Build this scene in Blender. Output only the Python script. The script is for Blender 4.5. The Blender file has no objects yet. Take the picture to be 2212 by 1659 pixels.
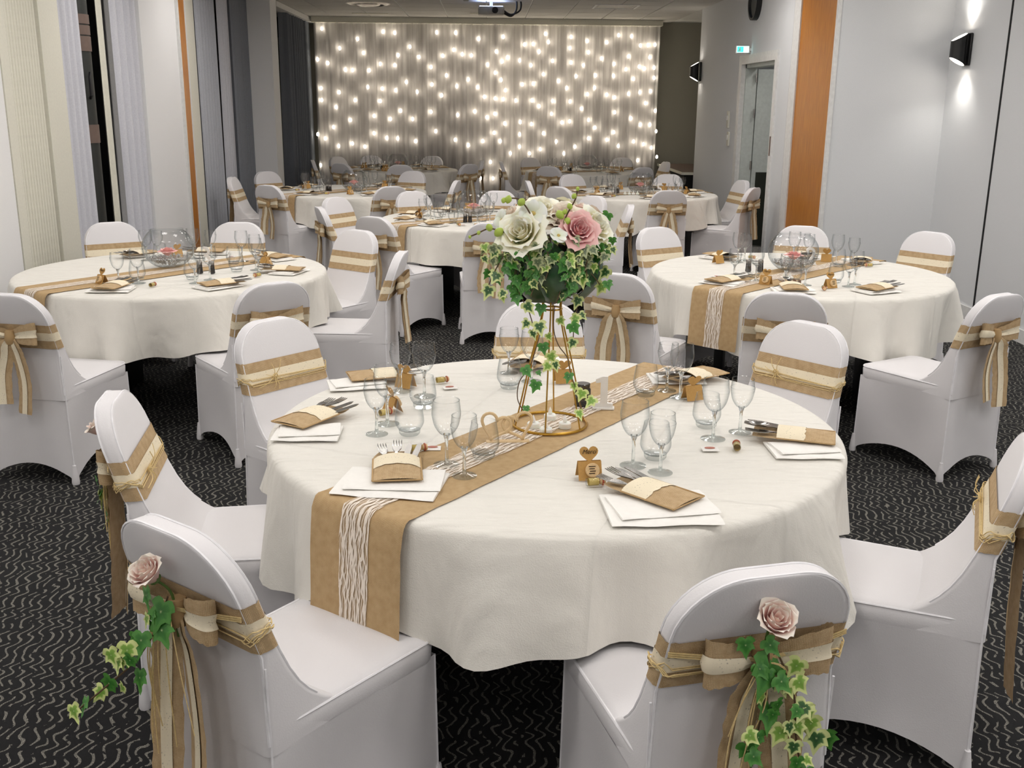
import bpy, bmesh, math, random
from mathutils import Vector, Matrix, Quaternion
R_ = math.radians
sc = bpy.context.scene
COL = sc.collection
random.seed(7)

# ------------------------------------------------------------------ camera
PW, PH, FPX = 2212, 1659, 2215.0
PITCH, ROLL, YAW, CAMZ = R_(15.36), R_(.55), R_(1.5), 1.70
def _rz(v): c, s = math.cos(YAW), math.sin(YAW); return Vector((c*v[0]+s*v[1], -s*v[0]+c*v[1], v[2]))
_cp, _sp = math.cos(PITCH), math.sin(PITCH)
_fw, _up, _rt = Vector((0, _cp, -_sp)), Vector((0, _sp, _cp)), Vector((1, 0, 0))
_r2 = _rt*math.cos(ROLL)+_up*math.sin(ROLL); _u2 = -_rt*math.sin(ROLL)+_up*math.cos(ROLL)
CR, CU, CF = _rz(_r2), _rz(_u2), _rz(_fw)
cd = bpy.data.cameras.new('camera'); cam = bpy.data.objects.new('camera', cd); COL.objects.link(cam)
cd.sensor_width = 36; cd.lens = FPX*36/PW; cd.clip_start = .05; cd.clip_end = 100
cam.matrix_world = Matrix(((CR.x, CU.x, -CF.x, 0), (CR.y, CU.y, -CF.y, 0), (CR.z, CU.z, -CF.z, CAMZ), (0, 0, 0, 1)))
sc.camera = cam
def ray(x, y): return CF+CR*((x-PW/2)/FPX)-CU*((y-PH/2)/FPX)
def at(x, y, z):                    # the point at height z seen at a photo pixel
    d = ray(x, y); s = (z-CAMZ)/d.z; return Vector((d.x*s, d.y*s, z))
def atX(x, y, X): d = ray(x, y); s = X/d.x; return Vector((X, d.y*s, CAMZ+d.z*s))
def atY(x, y, Y): d = ray(x, y); s = Y/d.y; return Vector((d.x*s, Y, CAMZ+d.z*s))

# ------------------------------------------------------------------ world, exposure
w = bpy.data.worlds.new('world'); sc.world = w; w.use_nodes = True
w.node_tree.nodes['Background'].inputs[0].default_value = (.02, .03, .06, 1)      # night outside
w.node_tree.nodes['Background'].inputs[1].default_value = .3
sc.view_settings.view_transform = 'Standard'; sc.view_settings.look = 'None'
sc.view_settings.gamma = 1; sc.view_settings.use_curve_mapping = False
sc.view_settings.exposure = -0.04
LAMP = 20.0           # ceiling panel strength

# ------------------------------------------------------------------ materials
def lin(c):
    if isinstance(c, str): c = tuple(int(c[i:i+2], 16)/255 for i in (0, 2, 4))
    return tuple((x/12.92 if x <= .04045 else ((x+.055)/1.055)**2.4) for x in c)+(1,)
class NT:
    def __init__(s, name):
        s.m = bpy.data.materials.new(name); s.m.use_nodes = True; s.t = s.m.node_tree
        s.b = s.t.nodes['Principled BSDF']; s.o = s.t.nodes['Material Output']
    def n(s, typ, **k):
        q = s.t.nodes.new(typ)
        for a, v in k.items():
            if a.startswith('i_'):
                key = a[2:]; q.inputs[int(key) if key.isdigit() else key.replace('_', ' ')].default_value = v
            else: setattr(q, a, v)
        return q
    def l(s, a, b): s.t.links.new(a, b)
    def math(s, op, a, b=None):
        q = s.n('ShaderNodeMath', operation=op)
        for i, v in enumerate((a, b)):
            if v is None: continue
            if hasattr(v, 'links'): s.l(v, q.inputs[i])
            else: q.inputs[i].default_value = v
        return q.outputs[0]
    def coord(s, which='Object'): return s.n('ShaderNodeTexCoord').outputs[which]
    def noise(s, vec, scale, detail=3, rough=.5):
        q = s.n('ShaderNodeTexNoise', i_Scale=scale, i_Detail=detail, i_Roughness=rough); s.l(vec, q.inputs['Vector']); return q.outputs['Fac']
    def ramp(s, fac, stops):
        q = s.n('ShaderNodeValToRGB'); e = q.color_ramp.elements
        while len(e) < len(stops): e.new(.5)
        for i, (p, c) in enumerate(stops): e[i].position = p; e[i].color = c
        s.l(fac, q.inputs[0]); return q.outputs[0]
    def bump(s, h, strength=.3, dist=.002):
        q = s.n('ShaderNodeBump', i_Strength=strength, i_Distance=dist); s.l(h, q.inputs['Height']); s.l(q.outputs[0], s.b.inputs['Normal']); return q
def P(name, col, rough=.6, metal=0, **k):
    t = NT(name); t.b.inputs['Base Color'].default_value = lin(col); t.b.inputs['Roughness'].default_value = rough; t.b.inputs['Metallic'].default_value = metal
    for a, v in k.items(): t.b.inputs[a.replace('_', ' ')].default_value = v
    return t
M = {}
def plain(key, col, rough=.6, metal=0, nscale=30, amt=.06, bump=.0, **k):
    t = P(key, col, rough, metal, **k); c = lin(col); v = t.coord()
    f = t.noise(v, nscale)
    lo = tuple(x*(1-amt) for x in c[:3])+(1,); hi = tuple(min(1, x*(1+amt)) for x in c[:3])+(1,)
    t.l(t.ramp(f, [(.3, lo), (.7, hi)]), t.b.inputs['Base Color'])
    if bump: t.bump(f, bump, .001)
    M[key] = t.m; return t
# stretch fabric, with a fine knit
t = P('spandex', 'e4e2e4', .62, Sheen_Weight=.15); v = t.coord(); vo = t.n('ShaderNodeTexVoronoi', i_Scale=260); t.l(v, vo.inputs['Vector'])
big = t.noise(v, 6, 2); mix = t.math('ADD', t.math('MULTIPLY', vo.outputs['Distance'], .25), t.math('MULTIPLY', big, .8)); t.bump(mix, .22, .003); M['spandex'] = t.m
plain('piping', 'f1f0f3', .5)
# table linen: wrinkles plus ironed fold lines
t = P('linen', 'e6e3db', .7, Sheen_Weight=.1); v = t.coord()
mp = t.n('ShaderNodeMapping'); mp.inputs['Scale'].default_value = (1.5, 6, 1.5); mp.inputs['Rotation'].default_value = (0, 0, .5); t.l(v, mp.inputs[0])
wr = t.noise(mp.outputs[0], 3, 2.5, .45); fine = t.noise(v, 300, 2)
sx = t.n('ShaderNodeSeparateXYZ'); mr = t.n('ShaderNodeMapping'); mr.inputs['Rotation'].default_value = (0, 0, .35); t.l(v, mr.inputs[0]); t.l(mr.outputs[0], sx.inputs[0])
def crease(o, p, s): return t.math('POWER', t.math('SUBTRACT', 1, t.math('MINIMUM', t.math('ABSOLUTE', t.math('MULTIPLY', t.math('SUBTRACT', t.math('PINGPONG', t.math('ADD', o, 10 + p), s), 0.0), 70)), 1)), 2)
cr = t.math('ADD', crease(sx.outputs[0], .21, .31), crease(sx.outputs[1], .08, .37))
h = t.math('ADD', t.math('ADD', t.math('MULTIPLY', wr, .9), t.math('MULTIPLY', fine, .03)), t.math('MULTIPLY', cr, .12)); t.bump(h, .8, .034); M['linen'] = t.m
plain('napkin', 'f3f1ec', .7, nscale=60, amt=.02, bump=.2)
def weave(key, c1, c2, period, rough=.9):
    t = P(key, c1, rough); uv = t.coord('UV'); hs = []
    for d in ('X', 'Y'):
        q = t.n('ShaderNodeTexWave', bands_direction=d, i_Scale=.314/period, i_Distortion=1.5, i_Detail=1.0); q.inputs['Detail Scale'].default_value = 2; t.l(uv, q.inputs['Vector']); hs.append(q.outputs['Fac'])
    hh = t.math('MULTIPLY', hs[0], hs[1]); nz = t.noise(uv, 45, 3); nz2 = t.noise(uv, 600, 2)
    f = t.math('ADD', t.math('MULTIPLY', hh, .55), t.math('ADD', t.math('MULTIPLY', nz, .45), t.math('MULTIPLY', nz2, .15)))
    t.l(t.ramp(f, [(.2, lin(c2)), (.65, lin(c1))]), t.b.inputs['Base Color']); t.bump(hh, .6, .0015); M[key] = t.m
weave('burlap', 'd9bf98', 'a4855b', .0032)
weave('burlap_fine', 'd2b68b', 'ad8d60', .0022)
# sewn cream lace band (holes show the hessian below)
t = P('lace', 'efe3c8', .8); uv = t.coord('UV'); vo = t.n('ShaderNodeTexVoronoi', i_Scale=150, feature='DISTANCE_TO_EDGE'); t.l(uv, vo.inputs['Vector'])
t.l(t.ramp(vo.outputs['Distance'], [(.0, (1, 1, 1, 1)), (.30, (1, 1, 1, 1)), (.42, (.55, .55, .55, 1))]), t.b.inputs['Alpha']); t.bump(vo.outputs['Distance'], .4, .001); M['lace'] = t.m
# runner lace: open net of wavy threads
t = P('net_lace', 'efe4d6', .8); uv = t.coord('UV'); al = []
for sgn, sc_, ph in ((1, 17, 0), (-1, 21, 1.3), (.5, 44, 2.1)):
    mp = t.n('ShaderNodeMapping'); mp.inputs['Location'].default_value = (ph, ph*.3, 0); mp.inputs['Scale'].default_value = (.5, 1, 1); mp.inputs['Rotation'].default_value = (0, 0, sgn*.16); t.l(uv, mp.inputs[0])
    q = t.n('ShaderNodeTexWave', bands_direction='Y', i_Scale=sc_, i_Distortion=5, i_Detail=1.0); q.inputs['Detail Scale'].default_value = 1.6; t.l(mp.outputs[0], q.inputs['Vector'])
    al.append(t.math('GREATER_THAN', q.outputs['Fac'], .84))
a = t.math('MAXIMUM', t.math('MAXIMUM', al[0], al[1]), al[2]); t.l(t.math('ADD', t.math('MULTIPLY', a, .85), .12), t.b.inputs['Alpha']); M['net_lace'] = t.m
# carpet: black with wavy flecked grey lines
t = P('carpet', '0b0b0e', .95); v = t.coord('Object'); sp = t.n('ShaderNodeSeparateXYZ'); t.l(v, sp.inputs[0])
n1 = t.noise(v, 5, 2); n2 = t.noise(v, 16, 1)
wob = t.math('MULTIPLY', t.math('SINE', t.math('ADD', t.math('MULTIPLY', sp.outputs[1], 70), t.math('MULTIPLY', n1, 14))), .0115)
wx = t.math('ADD', t.math('ADD', sp.outputs[0], wob), t.math('MULTIPLY', n2, .018))
band = t.math('SINE', t.math('MULTIPLY', wx, 2*math.pi/.031)); gate = t.noise(v, 26, 2); fl = t.noise(v, 420, 1, .7)
f = t.math('MULTIPLY', t.math('MULTIPLY', t.math('GREATER_THAN', band, .72), t.math('GREATER_THAN', gate, .43)), fl)
t.l(t.ramp(f, [(.0, lin('060609')), (.30, lin('0d0d10')), (.44, lin('4b4945')), (.66, lin('aaa79b'))]), t.b.inputs['Base Color']); t.bump(t.noise(v, 700, 1), .5, .003); M['carpet'] = t.m
plain('wall_grey', 'dfe1e3', .8, nscale=180, amt=.025, bump=.12)
plain('wall_white', 'f0f0f0', .75, nscale=180, amt=.02, bump=.1)
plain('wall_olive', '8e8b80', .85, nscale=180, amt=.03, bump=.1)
plain('cream', 'e2e0d2', .7, nscale=60, amt=.03)
plain('white_paint', 'e3e3e1', .45)
plain('ceiling_tile', 'd0cec9', .9, nscale=240, amt=.10, bump=.2)
plain('tee', 'ecece9', .5)
t = P('wood', 'a4601f', .38); v = t.coord(); mp = t.n('ShaderNodeMapping'); mp.inputs['Scale'].default_value = (14, 14, .8); t.l(v, mp.inputs[0]); g = t.noise(mp.outputs[0], 6, 5, .6)
t.l(t.ramp(g, [(.3, lin('a8600c')), (.7, lin('c98420'))]), t.b.inputs['Base Color']); t.bump(g, .1, .001); M['wood'] = t.m
plain('brown_band', '6d5b52', .6); plain('steel', '3a3c3a', .5, .5); plain('black', '0c0c0e', .45); plain('black_matt', '08080a', .8)
plain('dark_green', '20251a', .7); plain('door_paint', 'c3cac5', .6); plain('grey_plastic', 'a8a69e', .5); plain('dark_grille', '5d5b55', .8, nscale=300, amt=.3, bump=.3)
plain('curtain_grey', 'b5b8bf', .85, nscale=90, amt=.05); plain('curtain_lilac', 'd2d3da', .85, nscale=90, amt=.05); plain('curtain_dark', '666b73', .9, nscale=90, amt=.06); plain('curtain_mid', '8b8f96', .9, nscale=90, amt=.06)
plain('night_glass', '05070d', .06)
plain('gold', 'b28a3a', .28, 1.0); plain('silver', '94918d', .2, 1.0); plain('dark_steel', '57534f', .2, 1.0)
plain('kraft', 'b98f50', .8, nscale=200, amt=.06); plain('cork', 'd9b98a', .8, nscale=200, amt=.12); plain('ply', 'd8bd92', .7, nscale=80, amt=.05); plain('white_card', 'ece9e4', .6)
plain('ink', '3a2a18', .9); plain('tea_wax', 'f1efe8', .4, Subsurface_Weight=.2); plain('salt_lid', '9b9690', .25, 1.0)
plain('vial_gold', 'c9b060', .35); plain('red_foil', 'a8553c', .4); plain('raffia', 'ddc48c', .7, nscale=150, amt=.12)
plain('bark', '5a4630', .8); plain('stem_green', '4f6b2c', .6); plain('bud_green', 'a9bf4f', .5, nscale=40, amt=.2); plain('dark_leaf', '143a1a', .33, nscale=25, amt=.5)
plain('rubber', '151515', .7)
def emis(key, col, s):
    t = P(key, col, .5); t.b.inputs['Emission Color'].default_value = lin(col); t.b.inputs['Emission Strength'].default_value = s; M[key] = t.m
emis('lamp', 'fffaf6', LAMP); emis('bulb', 'fff2dc', 29); emis('sconce_glow', 'fff4e6', 18); emis('exit_glow', '35d5c0', 2.2); emis('projector_led', 'b7ccff', 12); emis('exit_white', 'd7ffff', 2.0)
# sheer voile
t = NT('sheer'); tr = t.n('ShaderNodeBsdfTransparent'); df = t.n('ShaderNodeBsdfDiffuse'); tl = t.n('ShaderNodeBsdfTranslucent')
df.inputs[0].default_value = lin('b9b8bb'); tl.inputs[0].default_value = lin('d2d0d0')
m1 = t.n('ShaderNodeMixShader', i_0=.6); t.l(df.outputs[0], m1.inputs[1]); t.l(tl.outputs[0], m1.inputs[2])
v = t.coord(); mp = t.n('ShaderNodeMapping'); mp.inputs['Scale'].default_value = (30, 30, .4); t.l(v, mp.inputs[0]); g = t.noise(mp.outputs[0], 1, 2)
m2 = t.n('ShaderNodeMixShader'); t.l(t.ramp(g, [(.3, (.45,)*3+(1,)), (.7, (.72,)*3+(1,))]), m2.inputs[0]); t.l(tr.outputs[0], m2.inputs[1]); t.l(m1.outputs[0], m2.inputs[2]); t.l(m2.outputs[0], t.o.inputs[0]); M['sheer'] = t.m
# thin clear glass
def thin_glass(key, tint, edge, extra=0.0):
    t = NT(key); tr = t.n('ShaderNodeBsdfTransparent'); gl = t.n('ShaderNodeBsdfGlossy', i_Roughness=.02)
    lw = t.n('ShaderNodeLayerWeight', i_Blend=.5);     t.l(t.ramp(lw.outputs['Facing'], [(.2, lin(tint)), (.9, lin(edge))]), tr.inputs[0])
    mx = t.n('ShaderNodeMixShader'); t.l(t.math('ADD', t.math('MULTIPLY', t.math('POWER', lw.outputs['Facing'], 4.0), .6), extra+.025), mx.inputs[0]); t.l(tr.outputs[0], mx.inputs[1]); t.l(gl.outputs[0], mx.inputs[2]); t.l(mx.outputs[0], t.o.inputs[0]); M[key] = t.m
thin_glass('glass', 'ffffff', 'd3d8da', .015); thin_glass('foot_glass', 'ffffff', 'dfe4e4', .04); thin_glass('window_glass', 'd5dadf', '8f959c', .03); thin_glass('smoke_glass', '8f8e90', '3c3c40', .04)
t = P('solid_glass', 'f4f8f8', .02, Transmission_Weight=1.0, IOR=1.45); M['solid_glass'] = t.m
# petals / leaves: gradients over the UV (v = root to tip)
def petal_mat(key, root, tip, edge):
    t = P(key, tip, .55, Subsurface_Weight=.12, Sheen_Weight=.2); uv = t.coord('UV'); s = t.n('ShaderNodeSeparateXYZ'); t.l(uv, s.inputs[0])
    t.l(t.ramp(s.outputs[1], [(.1, lin(root)), (.6, lin(tip)), (.96, lin(edge))]), t.b.inputs['Base Color']); M[key] = t.m
petal_mat('petal_cream', 'f4efb4', 'fbf4d0', 'fcf8e8'); petal_mat('petal_pink', 'e68e97', 'f0a5a8', 'f6c6c0'); petal_mat('petal_blush', 'f8b8b2', 'fcd6cb', 'fdf0e2'); petal_mat('petal_peach', 'f0d3bd', 'f3dccb', 'f5ead9'); petal_mat('petal_white', 'e6e9cf', 'f4f3ee', 'f6f5f2')
def leaf_mat(key, a, b, edge):
    t = P(key, a, .42); uv = t.coord('UV'); s = t.n('ShaderNodeSeparateXYZ'); t.l(uv, s.inputs[0]); ob = t.coord(); nz = t.noise(ob, 60, 2)
    f = t.math('ADD', s.outputs[1], t.math('MULTIPLY', t.math('SUBTRACT', nz, .5), .35))
    t.l(t.ramp(f, [(.02, lin('b9c98f')), (.10, lin(a)), (.55, lin(b)), (.68, lin(edge))]), t.b.inputs['Base Color']); M[key] = t.m
leaf_mat('ivy_var', '1f4a22', '3f6a33', 'cfd893'); leaf_mat('ivy_green', '2c6a22', '3a7a2c', '4d8a38'); leaf_mat('ivy_lime', '6f9a3a', '86ad48', 'd3dd92'); leaf_mat('ivy_grey', '46583c', '63724f', 'a3ab80')

# ------------------------------------------------------------------ mesh helpers
def mesh(name, verts, faces, mat, uvs=None, smooth=True, sharp=40):
    me = bpy.data.meshes.new(name); me.from_pydata([tuple(v) for v in verts], [], faces); 
    if uvs:
        ul = me.uv_layers.new(name='UVMap')
        for lp in me.loops: ul.data[lp.index].uv = uvs[lp.vertex_index]
    if smooth:
        me.polygons.foreach_set('use_smooth', [True]*len(me.polygons))
        try: me.set_sharp_from_angle(angle=R_(sharp))
        except Exception: pass
    if mat is not None: me.materials.append(M[mat] if isinstance(mat, str) else mat)
    me.update(); return me
def ob(name, me, parent=None, loc=(0, 0, 0), rot=None, scale=None):
    o = bpy.data.objects.new(name, me); COL.objects.link(o); o.location = loc
    if rot is not None: o.rotation_euler = rot
    if scale is not None: o.scale = (scale,)*3 if not hasattr(scale, '__len__') else scale
    if parent: o.parent = parent
    return o
def empty(name, loc=(0, 0, 0), rz=0, parent=None):
    o = ob(name, None, parent, loc, (0, 0, rz)); o.empty_display_size = .05; return o
def tag(o, label, cat, group=None):
    o['label'] = label; o['category'] = cat
    if group: o['group'] = group
    return o
def struct(o, label=None):
    o['kind'] = 'structure'
    if label: o['label'] = label
    return o
def join(*parts):                # (verts, faces[, uvs])
    V, F = [], []
    for p in parts:
        n = len(V); V += list(p[0]); F += [tuple(i+n for i in f) for f in p[1]]
    return V, F
def xf(vf, m): return [m @ Vector(v) for v in vf[0]], vf[1]
def box(x0, y0, z0, x1, y1, z1):
    V = [(x, y, z) for z in (z0, z1) for y in (y0, y1) for x in (x0, x1)]
    return V, [(0, 2, 3, 1), (4, 5, 7, 6), (0, 1, 5, 4), (2, 6, 7, 3), (0, 4, 6, 2), (1, 3, 7, 5)]
def bevel_box(name, dims, mat, bev=.005, seg=2):
    bm = bmesh.new(); bmesh.ops.create_cube(bm, size=1); bmesh.ops.scale(bm, vec=dims, verts=bm.verts)
    if bev: bmesh.ops.bevel(bm, geom=list(bm.edges), offset=bev, segments=seg, affect='EDGES', profile=.5)
    me = bpy.data.meshes.new(name); bm.to_mesh(me); bm.free(); me.materials.append(M[mat]); me.polygons.foreach_set('use_smooth', [True]*len(me.polygons))
    try: me.set_sharp_from_angle(angle=R_(35))
    except Exception: pass
    return me
def lathe(prof, seg=32, close=False):
    V, F, n = [], [], len(prof)
    for (r, z) in prof:
        for k in range(seg): a = 2*math.pi*k/seg; V.append((r*math.cos(a), r*math.sin(a), z))
    for i in range(n-1):
        for k in range(seg): k2 = (k+1) % seg; F.append((i*seg+k, i*seg+k2, (i+1)*seg+k2, (i+1)*seg+k))
    if prof[0][0] > 1e-6 and close: F.append(tuple(range(seg-1, -1, -1)))
    if prof[-1][0] > 1e-6 and close: F.append(tuple((n-1)*seg+k for k in range(seg)))
    return V, F
def tube(pts, r, seg=6, cap=True):
    pts = [Vector(p) for p in pts]; V, F = [], []; n = len(pts); ref = None
    rr = r if hasattr(r, '__len__') else [r]*n
    for i, p in enumerate(pts):
        d = (pts[min(i+1, n-1)]-pts[max(i-1, 0)]).normalized()
        if ref is None: ref = d.orthogonal().normalized()
        ref = (ref-d*ref.dot(d)).normalized(); b = d.cross(ref)
        for k in range(seg): a = 2*math.pi*k/seg; V.append(p+(ref*math.cos(a)+b*math.sin(a))*rr[i])
    for i in range(n-1):
        for k in range(seg): k2 = (k+1) % seg; F.append((i*seg+k, i*seg+k2, (i+1)*seg+k2, (i+1)*seg+k))
    if cap: F.append(tuple(range(seg-1, -1, -1))); F.append(tuple((n-1)*seg+k for k in range(seg)))
    return V, F
def closed_tube(pts, r, seg=6, flat=None):
    pts = [Vector(p) for p in pts]; V, F = [], []; n = len(pts); ref = Vector((0, 0, 1)) if flat is None else Vector(flat)
    for i, p in enumerate(pts):
        d = (pts[(i+1) % n]-pts[i-1]).normalized(); b = d.cross(ref).normalized(); u = b.cross(d)
        for k in range(seg): a = 2*math.pi*k/seg; V.append(p+(b*math.cos(a)+u*math.sin(a))*r)
    for i in range(n):
        j = (i+1) % n
        for k in range(seg): k2 = (k+1) % seg; F.append((i*seg+k, i*seg+k2, j*seg+k2, j*seg+k))
    return V, F
def spline(pts, n=8):
    pts = [Vector(p) for p in pts]; out = []
    for i in range(len(pts)-1):
        p0, p1, p2, p3 = pts[max(i-1, 0)], pts[i], pts[i+1], pts[min(i+2, len(pts)-1)]
        for k in range(n):
            t = k/n; out.append(.5*((2*p1)+(p2-p0)*t+(2*p0-5*p1+4*p2-p3)*t*t+(3*p1-p0-3*p2+p3)*t**3))
    out.append(pts[-1]); return out
def ribbon(pts, wdirs, width, mat, name, cols=4, fray=0, lift=0.0, off=0.0, wid2=None, seed=1):
    """strip along pts; wdirs = width direction(s); off = sideways shift in width; lift = shift along the surface normal"""
    rnd = random.Random(seed); pts = [Vector(p) for p in pts]; n = len(pts)
    wd = [Vector(d).normalized() for d in wdirs] if isinstance(wdirs, list) else [Vector(wdirs).normalized()]*n
    V, F, U, L = [], [], [], 0
    for i, p in enumerate(pts):
        if i: L += (p-pts[i-1]).length
        d = (pts[min(i+1, n-1)]-pts[max(i-1, 0)]); nr = d.cross(wd[i]); nr = nr.normalized() if nr.length > 1e-9 else Vector((0, 0, 1))
        wi = width if wid2 is None else width+(wid2-width)*i/(n-1)
        for c in range(cols+1):
            s = (c/cols-.5)*wi+off
            if fray and c in (0, cols): s += (1 if c else -1)*rnd.uniform(-fray, fray)
            V.append(p+wd[i]*s+nr*lift); U.append((L, s))
    for i in range(n-1):
        for c in range(cols): a = i*(cols+1)+c; F.append((a, a+1, a+cols+2, a+cols+1))
    return mesh(name, V, F, mat, U)
def copy_tree(o, parent=None):
    c = o.copy(); COL.objects.link(c); c.parent = parent
    for ch in list(o.children): copy_tree(ch, c)
    return c
def font_mesh(name, text, size, extrude, mat, shear=0):
    cu = bpy.data.curves.new(name, 'FONT'); cu.body = text; cu.size = size; cu.extrude = extrude; cu.align_x = 'CENTER'; cu.shear = shear; cu.resolution_u = 4
    tmp = bpy.data.objects.new(name, cu); COL.objects.link(tmp); bpy.context.view_layer.update()
    me = bpy.data.meshes.new_from_object(tmp.evaluated_get(bpy.context.evaluated_depsgraph_get())); bpy.data.objects.remove(tmp); bpy.data.curves.remove(cu)
    me.materials.clear(); me.materials.append(M[mat]); return me

# ------------------------------------------------------------------ room shell
XL, XD, XS, YJ, YE, YB, YN, CH = -3.05, 3.0, 4.0, 9.2, 15.1, 17.6, -2.6, 2.98
DY0, DY1, DZ = 11.05, 12.5, 2.16        # doorway in the right wall
def S(name, mat, *boxes, label=None, parent=None, smooth=False):
    V, F = join(*[box(*b) for b in boxes]); o = ob(name, mesh(name, V, F, mat, smooth=smooth), parent)
    return o if parent else struct(o, label)
floor = S('floor', 'carpet', (-3.6, YN, -.1, 6.2, YB, 0), label='black carpet with wavy grey flecked lines')
ceil = S('ceiling', 'tee', (-3.6, YN, CH, 6.2, YB, CH+.1), label='suspended ceiling of pale square tiles')
tile = bevel_box('tile', (.585, .585, .012), 'ceiling_tile', .002, 1)
for i in range(10):
    for j in range(10): ob('tile', tile, ceil, (-2.75+i*.6+.04, 11.9+j*.6, CH-.006))
S('wall_near', 'wall_white', (-3.6, YN-.1, 0, 6.2, YN, CH), label='white wall behind the photographer')
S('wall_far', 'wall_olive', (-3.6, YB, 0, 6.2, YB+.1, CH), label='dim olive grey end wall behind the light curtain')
S('wall_right', 'wall_grey', (XS, YN, 0, XS+.1, YJ, CH), (XD, YJ, 0, XS+.1, YJ+.02, CH), label='light grey wall carrying the large black wall lamp')
S('wall_right', 'wall_grey', (XD, YJ+1.12, 0, XD+.16, DY0, CH), (XD, DY1, 0, XD+.16, YE, CH), (XD, DY0, DZ, XD+.16, DY1, CH), (XD+.16, YE-.1, 0, 6.2, YE, CH), label='grey wall with the doorway and exit sign')
S('wall_corridor', 'wall_grey', (5.0, YJ, 0, 5.1, YE, CH), (6.1, YE, 0, 6.2, YB, CH), label='corridor wall beyond the open door')
S('wall_left', 'wall_white', (XL-.4, YN, 0, XL, 6.80, CH), (XL-.4, 9.60, 0, XL, 10.74, CH), (XL-.4, 13.95, 0, XL+.28, 14.36, CH), (XL-.4, 11.0, 0, XL-.02, 11.02, CH), label='white left wall with window bays')
S('trim_1', 'white_paint', (XD-.012, YJ-.01, 0, XD+.02, YJ+.035, CH), (XD-.012, YJ+1.09, 0, XD+.02, YJ+1.30, CH), label='white frame strips beside the wooden panel')
S('trim_2', 'black_matt', (XS-.004, 8.18, 0, XS+.01, 8.205, CH), label='dark shadow gap in the grey wall')
S('trim_3', 'black_matt', (XD-.004, YJ+1.30, 0, XD+.01, YJ+1.33, CH), label='dark joint beside the white frame strip')
S('baseboard_right', 'white_paint', (XS-.015, YN, 0, XS, YJ, .10), (XD+.03, YJ-.015, 0, XS-.015, YJ, .10))
S('baseboard_left', 'white_paint', (XL, YN, 0, XL+.015, 6.80, .10), (XL, 9.60, 0, XL+.015, 10.74, .10))
S('trim_4', 'white_paint', (XL, 10.70, 0, XL+.02, 10.76, CH), (XL-.03, 11.0, 0, XL+.01, 11.04, CH), label='white strips beside the narrow wooden jamb')
tag(ob('partition_panel', mesh('partition_panel', *box(XD+.002, YJ+.035, .02, XD+.05, YJ+1.09, CH-.01), 'wood', smooth=False)), 'tall orange brown wooden partition panel in the right wall', 'panel')
tag(ob('partition_jamb', mesh('partition_jamb', *box(XL-.05, 10.76, .02, XL+.005, 11.0, CH-.01), 'wood', smooth=False)), 'narrow orange brown wooden jamb on the left wall', 'jamb')
# window bays on the left
for i, (a, b) in enumerate(((6.80, 9.60), (11.04, 13.95), (14.36, YB))):
    wn = S(f'window_{i+1}', 'night_glass', (XL-.36, a, 0, XL-.34, b, CH), label='dark night window behind the curtains')
    S('window_frame', 'black_matt', (XL-.34, a, 0, XL-.30, b, .08), (XL-.34, a, CH-.3, XL-.30, b, CH), (XL-.34, (a+b)/2+.3, .08, XL-.30, (a+b)/2+.36, CH-.3), parent=wn)
# ribbed radiator panel and cream panel in the first bay
rp = empty('ribbed_panel', (XL, 6.82, 0)); tag(rp, 'cream ribbed folding panel beside the near left curtain', 'panel')
S('edge_board', 'cream', (-.10, 0, .02, .0, .12, 2.9), parent=rp)
rib = mesh('rib', *lathe([(.014, 0), (.014, 2.88)], 8, True), 'cream')
for k in range(11): ob('rib', rib, rp, (-.012, .14+k*.043, .02))
S('back_board', 'cream', (-.10, .12, .02, -.02, .60, 2.9), parent=rp)
S('end_board', 'cream', (-.13, .64, .02, .0, .98, 2.9), parent=rp)
# steel duct with brown bands behind the curtains
dt = empty('duct_column', (XL-.16, 8.42, 0)); tag(dt, 'round steel column with brown bands in the dark window gap', 'column')
ob('shaft', mesh('shaft', *lathe([(.135, 0), (.135, CH)], 28), 'steel'), dt)
for z0, z1 in ((2.25, 2.32), (2.17, 2.24), (2.05, 2.16), (1.36, 1.50), (.1, .3)): ob('band', mesh('band', *lathe([(.136, z0), (.142, z0), (.142, z1), (.136, z1)], 28), 'brown_band'), dt)
ob('handle', mesh('handle', *tube([(.13, -.07, 1.70), (.15, -.10, 1.72), (.15, -.10, 1.86), (.15, -.08, 1.89)], .012), 'black'), dt)

def curtain(y0, y1, mat, label, x=XL-.03, amp=.032, pitch=.12, z0=.03, z1=CH-.06, seed=0, axis='y', cat='curtain', narrow=1.0, name='curtain'):
    rnd = random.Random(seed); n = max(24, int((y1-y0)/pitch*10)); V, F = [], []; rows = 7
    ph = [rnd.uniform(0, 6) for _ in range(4)]
    for i in range(n+1):
        s = i/n
        for j in range(rows):
            zz = z0+(z1-z0)*j/(rows-1); t = y0+(y1-y0)*s; q = 1-.25*j/(rows-1)
            d = amp*q*(math.sin(2*math.pi*t/pitch+ph[0]+.5*math.sin(t*9+ph[1]))+.35*math.sin(4.1*math.pi*t/pitch+ph[2]))
            V.append((x+d, t, zz) if axis == 'y' else (t, x+d, zz))
    for i in range(n):
        for j in range(rows-1): a = i*rows+j; F.append((a, a+rows, a+rows+1, a+1))
    o = ob(name, mesh(name, V, F, mat, sharp=180)); return tag(o, label, cat)
curtain(7.80, 8.24, 'curtain_lilac', 'pale grey lilac curtain left of the steel column', seed=1)
curtain(8.90, 9.57, 'curtain_lilac', 'pale grey curtain beside the white pilaster', seed=2, pitch=.16, amp=.045)
curtain(8.76, 8.92, 'cream', 'narrow cream curtain lining right of the steel column', seed=9, x=XL-.08, amp=.02)
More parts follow.
